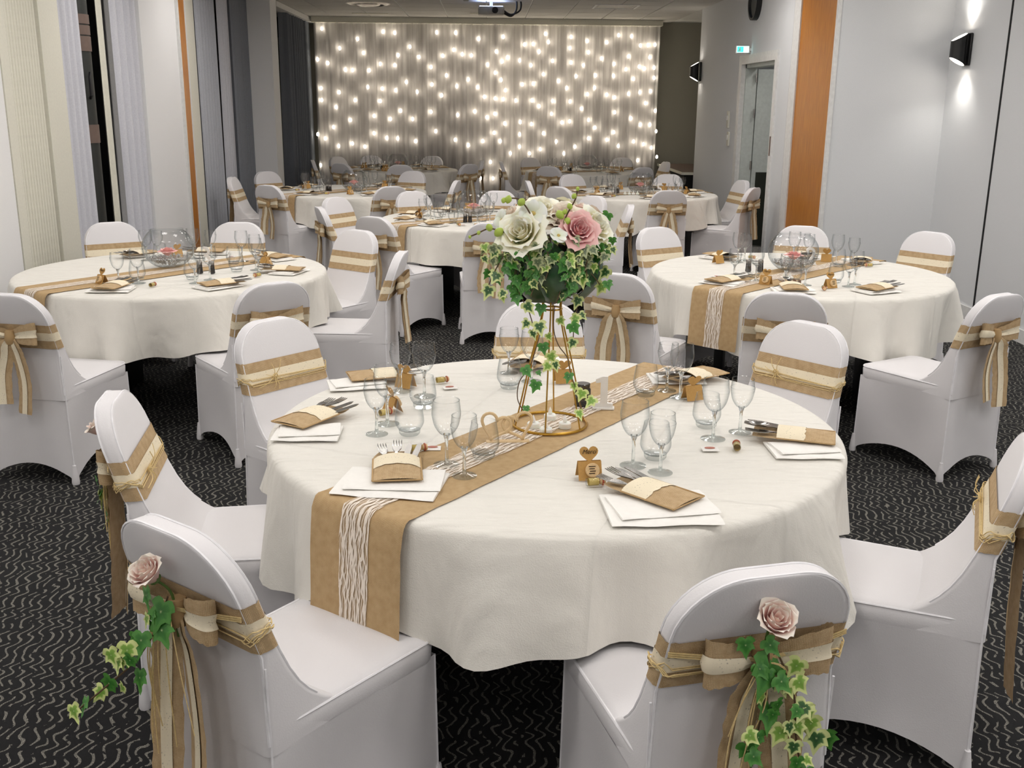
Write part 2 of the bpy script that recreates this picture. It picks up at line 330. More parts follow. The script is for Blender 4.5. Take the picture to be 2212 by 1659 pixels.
curtain(11.4, 12.25, 'curtain_grey', 'grey curtain just past the wooden jamb', seed=3)
curtain(12.55, 12.95, 'curtain_lilac', 'pale curtain lining beside the dark window gap', seed=4, amp=.03)
curtain(12.95, 13.92, 'curtain_mid', 'slate grey curtain before the white pillar', seed=5, pitch=.10)
curtain(15.3, 17.25, 'curtain_dark', 'dark grey pleated curtain in the far left corner', x=XL+.17, seed=6, amp=.07, pitch=.17)
tag(ob('curtain_rail', mesh('curtain_rail', *box(XL+.05, 14.4, CH-.09, XL+.28, 17.5, CH-.02), 'white_paint', smooth=False)), 'white rail box above the dark far left curtain', 'rail')
S('trim_5', 'cream', (XL-.12, 11.04, 0, XL+.0, 11.36, CH), label='cream upright board beside the wooden jamb')

# ------------------------------------------------------------------ sheer backdrop with fairy lights
YC = 17.0
bx0, bx1 = atY(683, 200, YC).x, atY(1421, 200, YC).x
bd = empty('backdrop', (0, YC, 0)); tag(bd, 'white sheer backdrop hanging across the end wall', 'backdrop')
def sheer(y, amp, pitch, seed, mat, name, z0, x0, x1):
    o = curtain(x0, x1, mat, '', x=y, amp=amp, pitch=pitch, z0=z0, z1=2.9, seed=seed, axis='x', name=name)
    for k in ('label', 'category'): del o[k]
    o.parent = bd
xm = (bx0+bx1)/2+.15
sheer(-.0, .02, .16, 21, 'sheer', 'voile', .06, bx0, xm); sheer(.0, .02, .15, 22, 'sheer', 'voile', .06, xm-.05, bx1)
t = P('backing_cloth', '96928f', .9, Sheen_Weight=.0); M['backing_cloth'] = t.m
sheer(.20, .025, .22, 23, 'backing_cloth', 'lining', .06, bx0+.02, bx1-.02)
ob('header_rail', mesh('header_rail', *box(bx0-.03, -.03, 2.88, bx1+.03, .60, 2.965), 'cream', smooth=False), bd)
bulbs = [(305,140),(480,190),(603,155),(660,160),(865,158),(957,160),(1070,190),(1190,180),(1395,165),(1410,205),(1520,180),(1600,200),(1695,207),(1752,172),(1815,177),(1858,222),(1895,220),(1930,218),
(392,235),(508,258),(735,228),(678,270),(780,278),(895,272),(948,243),(990,265),(1035,270),(1155,252),(1210,280),(1293,217),(1335,215),(1365,252),(1515,235),(1605,255),(1270,295),(1430,297),(1668,285),(1800,275),(1903,280),(285,290),(335,308),(590,312),(838,327),(1113,315),(1185,300),(1325,318),(1520,305),(1580,318),(1730,312),(1852,325),(1878,335),(1788,338),(1925,330),(420,340),(455,342),(537,343),(660,318),(912,368),(1020,388),(1150,355),(1385,362),(1545,372),(1640,368),(1728,370),(1460,395),(1825,385),(1925,380),(717,400),(842,412),(963,420),(1065,425),(1180,390),(1283,412),(1335,408),(1500,430),(1635,428),(302,430),(530,425),(600,432),(665,440),(770,448),(1200,440),(390,450),(890,465),(1097,472),(1150,480),(1600,460),(1695,462),(1733,475),(1800,457),(1855,450),(1908,445),(305,488),(467,488),(590,493),(1190,484),(1250,490),(1330,490),(1430,492),(1515,495),(1883,503),(375,522),(690,540),(838,545),(968,560),(1050,543),(1148,555),(1365,518),(1425,555),(1570,530),(1733,548),(1930,540),(560,565),(445,585),(640,580),(748,580),(1110,572),(1197,602),(1273,595),(1327,605),(1475,597),(1513,592),(1605,585),(1812,577),(1858,608),(1905,608),(362,620),(860,640),(1145,648),(1270,655),(1385,650),(1637,622),(1728,645),(1935,640),(285,655),(560,650),(322,675),(622,672),(675,675),(955,682),(1090,688),(1175,688),(1448,690),(1605,675),(1695,682),(1825,690),(762,688),(455,700),(388,712),(515,715),(1020,708),(1270,715),(1370,728),(1540,715),(1750,712),(1873,703),(1912,720),(1225,748),(1318,748),(1485,748),(1845,782),(1938,765),(1128,790),(1187,835),(1080,870),(1140,870),(300,805)]
fl = empty('fairy_light_curtain', (0, YC+.045, 2.86)); tag(fl, 'curtain of warm white fairy lights glowing through the sheer backdrop', 'fairy lights')
bulb_me = mesh('bulb', *lathe([(0, -.026), (.012, -.022), (.018, -.008), (.018, .008), (.010, .024), (0, .03)], 8), 'bulb')
strands = {}
for (bx, by) in bulbs:
    p = atY(560+bx/2.257, by/2.257, YC+.045); strands.setdefault(int((bx-270)//46), []).append(p)
for k in sorted(strands):
    ps = sorted(strands[k], key=lambda p: -p.z)
    wire = spline([(ps[0].x, 0, 0)]+[(p.x, 0, p.z-2.86) for p in ps], 3)
    st = ob('light_strand', mesh('light_strand', *tube(wire, .0009, 4), 'white_paint'), fl)
    for p in ps: ob('bulb', bulb_me, st, (p.x, 0, p.z-2.86))

# ------------------------------------------------------------------ ceiling lights
lf_frame = mesh('frame', *join(box(-.30, -.30, -.02, .30, -.27, 0), box(-.30, .27, -.02, .30, .30, 0), box(-.30, -.27, -.02, -.27, .27, 0), box(.27, -.27, -.02, .30, .27, 0)), 'white_paint', smooth=False)
lf_diff = mesh('diffuser', [(x*.165+sx*.07, y*.165+sy*.07, -.012) for x in (-1, 0, 1) for y in (-1, 0, 1) for sx, sy in ((-1, -1), (-1, 1), (1, 1), (1, -1))], [tuple(range(4*k, 4*k+4)) for k in range(9)], 'lamp', smooth=False)
lf_louv = mesh('louvre', *box(-.27, -.27, -.008, .27, .27, 0), 'white_paint', smooth=False)
lf_off = mesh('diffuser', *box(-.24, -.24, -.014, .24, .24, -.01), 'grey_plastic', smooth=False)
def ceiling_light(x, y, on, label):
    o = empty('ceiling_light', (x, y, CH)); ob('frame', lf_frame, o); ob('louvre', lf_louv, o); ob('diffuser', lf_diff if on else lf_off, o)
    tag(o, label, 'ceiling light', 'lit ceiling lights over the front room' if on else None)
for yn, y in zip(('nearest', 'fifth', 'fourth', 'third', 'second', 'farthest'), (-.7, 1.7, 3.9, 6.1, 8.3, 10.5)):
    for xn, x in zip(('leftmost', 'second', 'third', 'fourth', 'rightmost'), (-2.2, -.75, .9, 2.2) if y > 8 else (-2.2, -.75, .9, 2.55, 3.5)):
        ceiling_light(x, y, True, f'square lit ceiling light, {yn} row, {xn} of its row')
ceiling_light(4.0, 11.7, True, 'added unseen fill light on the ceiling beyond the open door')  # invented lamp, out of view, added to brighten corridor and door leaf
p = at(1330, 12, CH); ceiling_light(p.x, p.y, False, 'unlit square ceiling light near the right end of backdrop')
p = at(795, 6, CH); vd = empty('air_diffuser', (p.x, p.y, CH)); tag(vd, 'round metal air diffuser in the ceiling before the backdrop', 'air vent')
ob('outer_ring', mesh('outer_ring', *lathe([(.30, -.0), (.30, -.012), (.24, -.03), (.22, -.012)], 32), 'salt_lid'), vd)
ob('inner_cone', mesh('inner_cone', *lathe([(.17, -.012), (.16, -.03), (.09, -.05), (.0, -.05)], 32), 'salt_lid'), vd)
ob('throat', mesh('throat', *lathe([(.23, -.014), (.0, -.014)], 32), 'black_matt'), vd)
for px, lab in ((800, 'left'), (1055, 'middle')):
    q = at(px, 27, CH); tag(ob('ceiling_vent', mesh('ceiling_vent', *join(box(-.30, -.08, -.012, .30, .08, 0), box(-.27, -.05, -.02, .27, .05, -.012)), 'cream', smooth=False), None, (q.x, q.y, CH)), f'long flat vent in the ceiling {"left of" if lab == "left" else "behind"} the projector', 'air vent')
# projector
p = atY(1061, 24, 14.2); pr = empty('projector', (p.x, p.y, p.z)); tag(pr, 'white projector hanging from the ceiling with black cables', 'projector')
ob('body', bevel_box('body', (.34, .28, .10), 'grey_plastic', .02), pr); ob('mount_pole', mesh('mount_pole', *lathe([(.02, .04), (.02, CH-p.z)], 12), 'grey_plastic'), pr)
ob('lens', mesh('lens', *xf(lathe([(.04, 0), (.04, .03), (.03, .03), (.0, .02)], 16), Matrix.Translation((.05, -.14, 0)) @ Matrix.Rotation(R_(90), 4, 'X')), 'black'), pr)
ob('indicator', mesh('indicator', *join(box(-.15, -.10, .05, -.02, .05, .056), box(.02, -.10, .05, .15, .05, .056)), 'projector_led', smooth=False), pr)
for k, dx in ((0, .0), (1, .05)): ob('cable', mesh('cable', *tube(spline([(.16, .0, -.02+.03*k), (.26, 0, -.06+.02*k), (.33+dx, 0, .02), (.32+dx, 0, .16), (.24, 0, CH-p.z)], 6), .012), 'black'), pr)
p = atY(1008, 4, 14.0); tag(ob('ceiling_sensor', mesh('ceiling_sensor', *lathe([(.0, -.07), (.03, -.07), (.05, -.03), (.055, 0)], 16), 'grey_plastic'), None, (p.x, 13.6, CH-.0)), 'small dome sensor on the ceiling left of the projector', 'sensor')
# speaker on the end wall
p = atY(655, 76, YB); sp_ = empty('wall_speaker', (p.x, YB, p.z)); tag(sp_, 'grey box loudspeaker on the end wall left of the backdrop', 'speaker')
ob('cabinet', bevel_box('cabinet', (.22, .16, .32), 'grey_plastic', .03, 3), sp_, (0, -.12, 0)); ob('grille', bevel_box('grille', (.17, .02, .26), 'dark_grille', .008), sp_, (0, -.20, 0)); ob('bracket', bevel_box('bracket', (.05, .05, .1), 'grey_plastic', .005), sp_, (0, -.025, 0))

# ------------------------------------------------------------------ right wall fittings
def sconce(X, y, z, label, s=1.0):
    o = empty('wall_lamp', (X, y, z)); tag(o, label, 'wall lamp')
    ob('back_plate', bevel_box('back_plate', (.025, .11, .26), 'black', .01), o, (-.013, 0, 0))
    seg = 28; V, F = [], []; r, cx = .062, -.095
    zt = lambda x: .135-.55*(-.03-x)
    for sg in (-1, 1):
        for k in range(seg): a = 2*math.pi*k/seg; x = cx+r*math.cos(a); V.append((x, r*math.sin(a)*1.05, sg*zt(x)))
    for k in range(seg): F.append((k, (k+1) % seg, seg+(k+1) % seg, seg+k))
    ob('body', mesh('body', V, F, 'black'), o)
    for sg in (-1, 1):
        Vc = [(cx+.93*(v[0]-cx), v[1]*.93, v[2]*.985-sg*.002) for v in V[(0 if sg < 0 else seg):(seg if sg < 0 else 2*seg)]]
        ob('diffuser', mesh('diffuser', Vc, [tuple(range(seg))], 'sconce_glow', smooth=False), o)
        ld = bpy.data.lights.new('lamp_light', 'SPOT'); ld.energy = 9*s; ld.color = (1, .95, .88); ld.spot_size = R_(118); ld.spot_blend = 1.0; ld.shadow_soft_size = .03
        lo = bpy.data.objects.new('lamp_light', ld); COL.objects.link(lo); lo.parent = o; lo.location = (cx, 0, sg*.155); lo.rotation_euler = (0 if sg < 0 else math.pi, 0, 0)
p = atX(2094, 107, XS); sconce(XS, p.y, p.z, 'large black wall lamp shining up and down on grey wall')
p = atX(1514, 155, XD); sconce(XD, p.y, p.z, 'distant black wall lamp at the corner left of the doorway', .0)
# doorway
d1 = S('door_1', 'door_paint', (XD+.03, DY0, 0, XD+.16, DY0+.05, DZ), (XD+.03, DY1-.05, 0, XD+.16, DY1, DZ), (XD+.03, DY0, DZ-.05, XD+.16, DY1, DZ), label='open doorway in the grey right wall')
S('architrave', 'white_paint', (XD-.02, DY0-.09, 0, XD+.03, DY0+.01, DZ+.09), (XD-.02, DY1-.01, 0, XD+.03, DY1+.12, DZ+.09), (XD-.02, DY0+.01, DZ-.01, XD+.03, DY1-.01, DZ+.09), parent=d1)
lf = S('door_leaf', 'door_paint', (XD+.17, DY1-.06, .02, XD+1.05, DY1-.015, DZ-.06), parent=d1)
S('kick_panel', 'dark_green', (XD+.22, DY1-.066, .02, XD+1.03, DY1-.06, .92), parent=lf)
for z in (.25, .95, 1.55, 1.95): ob('hinge', mesh('hinge', *lathe([(.012, 0), (.012, .1)], 8, True), 'silver'), lf, (XD+.15, DY1-.07, z))
S('door_closer', 'black', (XD+.5, DY1-.13, DZ-.14, XD+.85, DY1-.062, DZ-.08), parent=lf)
S('strike_plate', 'silver', (XD-.004+.034, DY0-.02, 1.0, XD+.04, DY0+.005, 1.22), parent=d1)
S('strike_plate', 'brown_band', (XD-.026, DY0-.06, 1.18, XD-.02, DY0-.03, 1.38), parent=d1)
for py, lab in ((258, 'upper wall switch left of the doorway'), (300, 'lower wall switch left of the doorway')):
    p = atX(1574.5, py, XD); q = empty('wall_switch', p); tag(q, 'pale '+lab, 'switch'); ob('plate', bevel_box('plate', (.02, .09, .20 if py < 280 else .17), 'cream', .004), q, (-.01, 0, 0)); ob('rocker', bevel_box('rocker', (.012, .05, .06), 'white_paint', .003), q, (-.024, 0, .02))
p = atX(1622, 107, XD); ex = empty('exit_sign', (XD, p.y, p.z)); ex.scale = (.55,)*3; tag(ex, 'glowing green emergency exit sign above the doorway', 'sign')
ob('case', bevel_box('case', (.30, .05, .15), 'white_paint', .01), ex, (-.17, 0, 0)); ob('arm', bevel_box('arm', (.05, .06, .06), 'white_paint', .01), ex, (-.02, 0, 0))
ob('lit_panel', mesh('lit_panel', *box(-.30, -.028, -.062, -.05, -.0255, .062), 'exit_white', smooth=False), ex)
ob('green_field', mesh('green_field', *box(-.29, -.031, -.055, -.16, -.028, .055), 'exit_glow', smooth=False), ex)
man = join(box(-.245, -.034, .025, -.225, -.031, .045), box(-.25, -.034, -.015, -.222, -.031, .022), box(-.265, -.034, -.045, -.24, -.031, -.012), box(-.23, -.034, -.045, -.215, -.031, -.012))
ob('running_figure', mesh('running_figure', *man, 'white_card', smooth=False), ex)
ld = bpy.data.lights.new('sign_light', 'SPOT'); ld.energy = 5; ld.color = (.45, .75, 1); ld.spot_size = R_(55); ld.spot_blend = .8; ld.shadow_soft_size = .03
lo = bpy.data.objects.new('sign_light', ld); COL.objects.link(lo); lo.parent = ex; lo.location = (-.10, 0, .09); lo.rotation_euler = (R_(180), R_(-18), 0)
p = atX(1637, 3, XD); ck = empty('wall_clock', (XD, p.y, p.z)); tag(ck, 'round black rimmed wall clock high above the doorway', 'clock')
rr = Matrix.Rotation(R_(-90), 4, 'Y')
ob('rim', mesh('rim', *xf(lathe([(.20, 0), (.20, .06), (.175, .06), (.17, .03)], 40), rr), 'black'), ck); ob('dial', mesh('dial', *xf(lathe([(.172, .03), (0, .03)], 40), rr), 'dark_grille'), ck)
# dark counter in the recess beyond the corner
kt = empty('counter', (2.86, 15.2, 0)); tag(kt, 'dark counter with pale top edge in the far right recess', 'counter')
S('carcass', 'black_matt', (.03, .02, 0, 1.6, 2.2, .70), parent=kt); S('worktop', 'brown_band', (0, 0, .70, 1.62, 2.25, .735), parent=kt); S('edge_strip', 'cream', (-.012, 0, .70, 0, 2.25, .737), (0, -.012, .70, 1.62, 0, .737), parent=kt)

# ------------------------------------------------------------------ covered banquet chair (faces +y, origin on the floor under the seat)
CT = .88                        # top of the backrest
def rrect(hx, y0, y1, r, n=5):
    pts = []
    for cx, cy, a0 in ((hx-r, y1-r, 0), (-hx+r, y1-r, 90), (-hx+r, y0+r, 180), (hx-r, y0+r, 270)):
        for k in range(n+1): a = R_(a0+90*k/n); pts.append((cx+r*math.cos(a), cy+r*math.sin(a)))
    return pts
def back_y(z): return -.215-.145*(z-.43)/.45
TH = .052
def back_hw(z):
    zc, rc, w = CT-.125, .125, .190
    base = .198-.012*max(0, (z-.43)/.3)
    if z <= zc: return base
    return base-rc+math.sqrt(max(0, rc*rc-(z-zc)**2))
def back_ring(z, grow=0.0, n=5):
    hw = back_hw(z)+grow; yc = back_y(z); yf = yc+TH/2+.10*math.exp(-max(0, z-.44)/.055)+grow; yb = yc-TH/2-grow
    if z < .62: yb = back_y(.62)-TH/2-grow
    # slight cushion on the front
    return [Vector((x, y, z)) for x, y in rrect(hw, yb, yf, min(.018+grow, hw*.9), n)]
def loft(rings, cap0=True, cap1=True):
    V, F, n = [], [], len(rings[0])
    for r in rings: V += list(r)
    for i in range(len(rings)-1):
        for k in range(n): k2 = (k+1) % n; F.append((i*n+k, i*n+k2, (i+1)*n+k2, (i+1)*n+k))
    if cap0: F.append(tuple(range(n-1, -1, -1)))
    if cap1: F.append(tuple((len(rings)-1)*n+k for k in range(n)))
    return V, F
zs = [.395, .42, .44, .46, .48, .50, .53, .57, .62, .68, .72]+[CT-.125+.125*math.sin(R_(a)) for a in (0, 12, 24, 36, 47, 57, 66, 74, 81, 87, 90)]
C_back = mesh('backrest', *loft([back_ring(z) for z in zs]), 'spandex', sharp=70)
# piping along both rims and down the rear edges
def rim(front):
    out = []
    for z in zs[4 if front else 1:]:
        hw = back_hw(z); yc = back_y(z); i_ = .0045; yr = (yc if z >= .62 else back_y(.62))-TH/2; out.append(Vector((hw-i_, (yc+TH/2-i_+.10*math.exp(-max(0, z-.44)/.055)) if front else yr+i_, z)))
    left = [Vector((-p.x, p.y, p.z)) for p in out]
    return out+left[::-1]
seat_out = [(x*(1-.055*(.225-y)/.45), y) for x, y in rrect(.207, -.265, .225, .05, 6)]
C_pipe = mesh('piping', *join(tube(rim(False), .0035, 5), tube(rim(True), .003, 5), closed_tube([(x, y, .447) for x, y in seat_out], .0035, 5),
      *[tube([(sx*.196, -.298, .60), (sx*.194, -.293, .42), (sx*.199, -.296, .22), (sx*.204, -.297, .02)], .003, 5) for sx in (-1, 1)], *[tube([(sx*.199, .215, .40), (sx*.2015, .217, .2), (sx*.204, .2185, .02)], .003, 5) for sx in (-1, 1)]), 'piping')
rings = []
for z, g in ((.385, -.006), (.395, 0), (.435, .002), (.449, -.004), (.456, -.02), (.462, -.07), (.465, -.13)):
    rings.append([Vector((x*(1+g/.207), (y-.01)*(1+g/.21)+.01, z)) for x, y in seat_out])
C_seat = mesh('seat', *loft(rings), 'spandex', sharp=70)
# skirt: stretched panels from seat edge to the four feet, hems arched
feet = [(.215, .230), (-.215, .230), (-.215, -.312), (.215, -.312)]
tops = [(.205, .222), (-.205, .222), (-.199, -.300), (.199, -.300)]
V, F = [], []; n = 14; rows = 8; cnt = 0
for s in range(4):
    for k in range(n):
        u = k/n; m = math.sin(math.pi*u)
        a = Vector(tops[s]).lerp(Vector(tops[(s+1) % 4]), u); b = Vector(feet[s]).lerp(Vector(feet[(s+1) % 4]), u)
        nrm = Vector(((0, 1), (-1, 0), (0, -1), (1, 0))[s]); e = min(u, 1-u)
        if e < .12: a = a*(1-.03*(1-e/.12)); b = b*(1-.05*(1-e/.12))
        zb = .006+.085*m**.7
        for r in range(rows):
            q = r/(rows-1); pz = .40+(zb-.40)*q; pq = (.40-pz)/.388; pt = a.lerp(b, pq)
            pull = .030*m*math.sin(math.pi*min(1, q*.75)) if s != 2 else .008*m*q
            pt = pt-nrm*pull; V.append((pt.x, pt.y, pz))
        cnt += 1
N = cnt
for i in range(N):
    for r in range(rows-1): a = i*rows+r; b = ((i+1) % N)*rows+r; F.append((a, b, b+1, a+1))
C_skirt = mesh('skirt', V, F, 'spandex', sharp=50)
C_leg = mesh('leg', *lathe([(.016, .0), (.018, .010), (.015, .04), (.008, .09)], 10, True), 'spandex')
# sash round the backrest
def sash_ring(z0, z1, grow, rows, wave=0.0, seed=3):
    rnd = random.Random(seed); rings = []
    for j in range(rows+1):
        z = z0+(z1-z0)*j/rows; R = back_ring(z, grow)
        rings.append(R)
    n = len(rings[0]); V = [v for r in rings for v in r]; U = []; L = [0]
    for k in range(1, n): L.append(L[-1]+(rings[0][k]-rings[0][k-1]).length)
    for j in range(rows+1):
        for k in range(n):
            U.append((L[k], z0+(z1-z0)*j/rows)); i = j*n+k
            V[i] = V[i]+Vector((0, 0, wave*math.sin(L[k]*40+seed)+ (rnd.uniform(-.002, .002) if j in (0, rows) else 0)))
    F = [(j*n+k, j*n+(k+1) % n, (j+1)*n+(k+1) % n, (j+1)*n+k) for j in range(rows) for k in range(n)]
    return V, F, U
def sash_mesh(z0, z1, grow, rows, mat, name, seed=3):
    V, F, U = sash_ring(z0, z1, grow, rows, .0015, seed); return mesh(name, V, F, mat, U, sharp=80)
SZ0, SZ1 = .635, .748
C_sash = sash_mesh(SZ0, SZ1, .004, 5, 'burlap', 'sash'); C_lace = sash_mesh(.674, .712, .0055, 2, 'lace', 'lace')
# bow at the back (y = behind the backrest)
by = back_y(.69)-TH/2-.012
def loop_pts(sx, w=.125, up=.02):
    return spline([(0, by, .69), (sx*w*.45, by-.035, .69+up), (sx*w*.95, by-.045, .70+up), (sx*w, by-.02, .695+up), (sx*w*.7, by-.006, .69), (0, by+.004, .688)], 6)
def loop_w(sx, n):
    out = []
    for i in range(n):
        s = i/(n-1); q = math.sin(math.pi*s); out.append(q)
    return out
def taper_ribbon(pts, wd, wfun, mat, name, cols=4, lift=0, frac=1.0, fray=0, seed=1):
    rnd = random.Random(seed); V, F, U, L = [], [], [], 0; n = len(pts)
    for i, p in enumerate(pts):
        if i: L += (p-pts[i-1]).length
        d = pts[min(i+1, n-1)]-pts[max(i-1, 0)]; nr = d.cross(wd); nr = nr.normalized() if nr.length > 1e-9 else Vector((0, -1, 0))
        wi = wfun(i/(n-1))*frac
        for c in range(cols+1):
            s = (c/cols-.5)*wi; fr = rnd.uniform(-fray, fray) if c in (0, cols) else 0
            crimp = .006*math.sin(c/cols*math.pi*3)*(1-wi/.13)
            V.append(p+wd*(s+fr)+nr*(lift+crimp)); U.append((L, (c/cols-.5)*.11*frac))
    for i in range(n-1):
        for c in range(cols): a = i*(cols+1)+c; F.append((a, a+1, a+cols+2, a+cols+1))
    return mesh(name, V, F, mat, U)
Z = Vector((0, 0, 1)); wl = lambda s: .035+.065*math.sin(math.pi*s)**.7
C_loop, C_looplace = [], []
for sx in (-1, 1):
    pts = loop_pts(sx, .12 if sx < 0 else .13, .015)
    C_loop.append(taper_ribbon(pts, Z, wl, 'burlap', 'bow_loop', fray=.002)); C_looplace.append(taper_ribbon(pts, Z, wl, 'lace', 'lace', cols=2, lift=.003*(-1 if sx < 0 else 1), frac=.34))
def tail_pts(sx, ln): return spline([(0, by-.012, .69), (sx*.02, by-.028, .66), (sx*.035, by-.024, .60), (sx*.055, by-.03, .69-ln*.6), (sx*.05, by-.045, .69-ln)], 8)
wt = lambda s: .03+.055*min(1, s*3)
X = Vector((1, .25, 0)).normalized(); X2 = Vector((1, -.3, 0)).normalized()
C_tail = [taper_ribbon(tail_pts(-1, .30), X, wt, 'burlap', 'bow_tail', fray=.003), taper_ribbon(tail_pts(1, .34), X2, wt, 'burlap', 'bow_tail', fray=.003, seed=4)]
C_taillace = [taper_ribbon(tail_pts(-1, .30), X, wt, 'lace', 'lace', cols=2, lift=.0035, frac=.36), taper_ribbon(tail_pts(1, .34), X2, wt, 'lace', 'lace', cols=2, lift=.0035, frac=.36)]
C_tail += [taper_ribbon(tail_pts(-1, .50), X, wt, 'burlap', 'bow_tail', fray=.004, seed=8), taper_ribbon(tail_pts(1, .46), X2, wt, 'burlap', 'bow_tail', fray=.004, seed=9)]
C_taillace += [taper_ribbon(tail_pts(-1, .50), X, wt, 'lace', 'lace', cols=2, lift=.0035, frac=.36), taper_ribbon(tail_pts(1, .46), X2, wt, 'lace', 'lace', cols=2, lift=.0035, frac=.36)]
C_knot = mesh('bow_knot', *xf(lathe([(.0, -.03), (.018, -.03), (.024, -.012), (.022, .012), (.018, .03), (.0, .03)], 12), Matrix.Translation((0, by-.016, .69))), 'burlap_fine')
# front raffia tie used on the nearest table's chairs
def raffia_tie():
    zz = .687; parts = []
    for k in range(5):
        R = back_ring(zz+.006*math.sin(k*2.1)-.008, .0075+.001*k, 5); n = len(R)
        parts.append(closed_tube([R[i]+Z*(.004*math.sin(i*1.7+k)+.012*math.sin(i*.5+k*.6)) for i in range(n)], .0014, 4))
    yf = back_y(zz)+TH/2+.014; x0 = .07
    for a, l in ((70, .06), (110, .07), (-20, .09), (20, .05), (200, .05), (255, .05), (285, .045)):
        parts.append(tube(spline([(x0, yf, zz), (x0+.5*l*math.cos(R_(a)), yf+.018, zz+.5*l*math.sin(R_(a))), (x0+l*math.cos(R_(a)), yf+.012, zz+l*math.sin(R_(a)))], 4), .0014, 4))
    parts.append(closed_tube([(x0+.012*math.cos(a), yf+.004+.004*math.sin(a), zz+.012*math.sin(a)) for a in (0, .8, 1.6, 2.4, 3.2, 4, 4.8, 5.6)], .003, 4, flat=(0, 1, 0)))
    return mesh('raffia_tie', *join(*parts), 'raffia')
C_raffia = raffia_tie()
def make_chair(raffia):
    o = empty('banquet_chair')
    ob('backrest', C_back, o); ob('seat', C_seat, o); ob('skirt', C_skirt, o); ob('piping', C_pipe, o)
    for fx, fy in feet: ob('leg', C_leg, o, (fx*.945, fy*.955, 0))
    s = ob('sash', C_sash, o); ob('lace', C_lace, s)
    for k in (0, 1):
        l = ob('bow_loop', C_loop[k], o); ob('lace', C_looplace[k], l)
        kk = k+2 if raffia else k; l2 = ob('bow_tail', C_tail[kk], o); ob('lace', C_taillace[kk], l2)
    ob('bow_knot', C_knot, o)
    if raffia: ob('raffia_tie', C_raffia, o)
    return o
proto = {False: make_chair(False), True: make_chair(True)}; used = {False: False, True: False}
CHAIRS = {}
def place_chair(table, center, top, label, group, raffia=False, turn=0, push=0):
    """top = point at the middle of the back's upper edge; the chair looks towards the table centre"""
    d = Vector((center[0]-top[0], center[1]-top[1])).normalized(); d.rotate(Matrix.Rotation(R_(turn), 2))
    o = proto[raffia] if not used[raffia] else copy_tree(proto[raffia]); used[raffia] = True
    off = -back_y(CT); o.location = (top[0]+d.x*(off+push), top[1]+d.y*(off+push), 0); o.rotation_euler = (0, 0, math.atan2(-d.x, d.y))
    tag(o, label, 'chair', group); return o

# ------------------------------------------------------------------ tables
TR, TZ = .85, .75
TABLES = {1: (.21, 3.00), 2: (-1.79, 5.89), 3: (1.83, 5.94), 4: (-.04, 8.73), 5: (-1.52, 11.45), 6: (1.66, 11.35), 7: (-1.28, 15.2), 8: (1.42, 15.05)}
TNAME = {1: 'nearest table', 2: 'left table', 3: 'right table', 4: 'middle table', 5: 'back left table', 6: 'back right table', 7: 'far left table', 8: 'far right table'}
RUN = {1: 53, 2: 52, 3: 45, 4: 38, 5: 50, 6: 20, 7: 40, 8: 30}
# ------------------------------------------------------------------ chairs round each table: photo position of the back's upper edge
CL = {1: [('front right', 1665, 1234, 0), ('front left', 362, 1136, 0), ('left', 237, 858, 0), ('back left', 583, 691, 0), ('back', 1165, 655, 0), ('back right', 1752, 699, 0), ('right', 2236, 955, 0)],
      2: [('front left', 2, 638, 0), ('back left', 238, 481, 0), ('back right', 515, 481, 0), ('right', 775, 498, 10), ('front right corner', 868, 545, 0), ('front right', 592, 612, 0)],
      3: [('back left', 1417, 492, 0), ('back', 1735, 489, 0), ('back right', 2022, 501, 0), ('front right', 2250, 655, 10), ('front left', 1700, 634, 0), ('left', 1332, 592, 25)],
      4: [('left', 690, 448, 0), ('back left', 722, 427, -15), ('front left', 805, 469, 0), ('back', 890, 414, 0), ('rear middle', 1075, 414, 0), ('front', 1062, 487, 0), ('back right', 1285, 424, 0), ('right', 1363, 443, 0)],
      5: [('left', 500, 383, 0), ('back left', 574, 371, 0), ('front left', 628, 396, 0), ('front', 828, 400, 0), ('back', 893, 370, 0), ('right', 972, 390, 0)],
      6: [('front right', 1630, 406, 0), ('back right', 1606, 390, 0), ('front', 1447, 412, 0), ('back', 1445, 377, 0), ('back left', 1233, 377, 0), ('left', 1140, 391, 0), ('front left', 1205, 404, 0)],
      7: [('left', 682, 346, 0), ('back left', 728, 339, 0), ('back', 803, 337, 0), ('back right', 930, 338, 0), ('right', 1022, 346, 0), ('front right', 1015, 355, 0), ('front', 864, 355, 0), ('front left', 742, 353, 0)],
      8: [('left', 1106, 349, 0), ('back left', 1143, 341, 0), ('back', 1345, 341, 0), ('right', 1430, 350, 0), ('front left', 1185, 360, 0), ('front right', 1390, 362, 0)]}
def chair_spot(i, px, py):
    tp = at(px, py, CT); c = TABLES[i]; d = Vector((tp.x-c[0], tp.y-c[1]))
    if d.length < 1.22: d = d.normalized()*1.22
    if d.length > 1.50: d = d.normalized()*1.50
    return d
SEATS = {i: [math.atan2(d.y, d.x) for d in (chair_spot(i, px, py) for _, px, py, _t in rows) if d.length < 1.48] for i, rows in CL.items()}
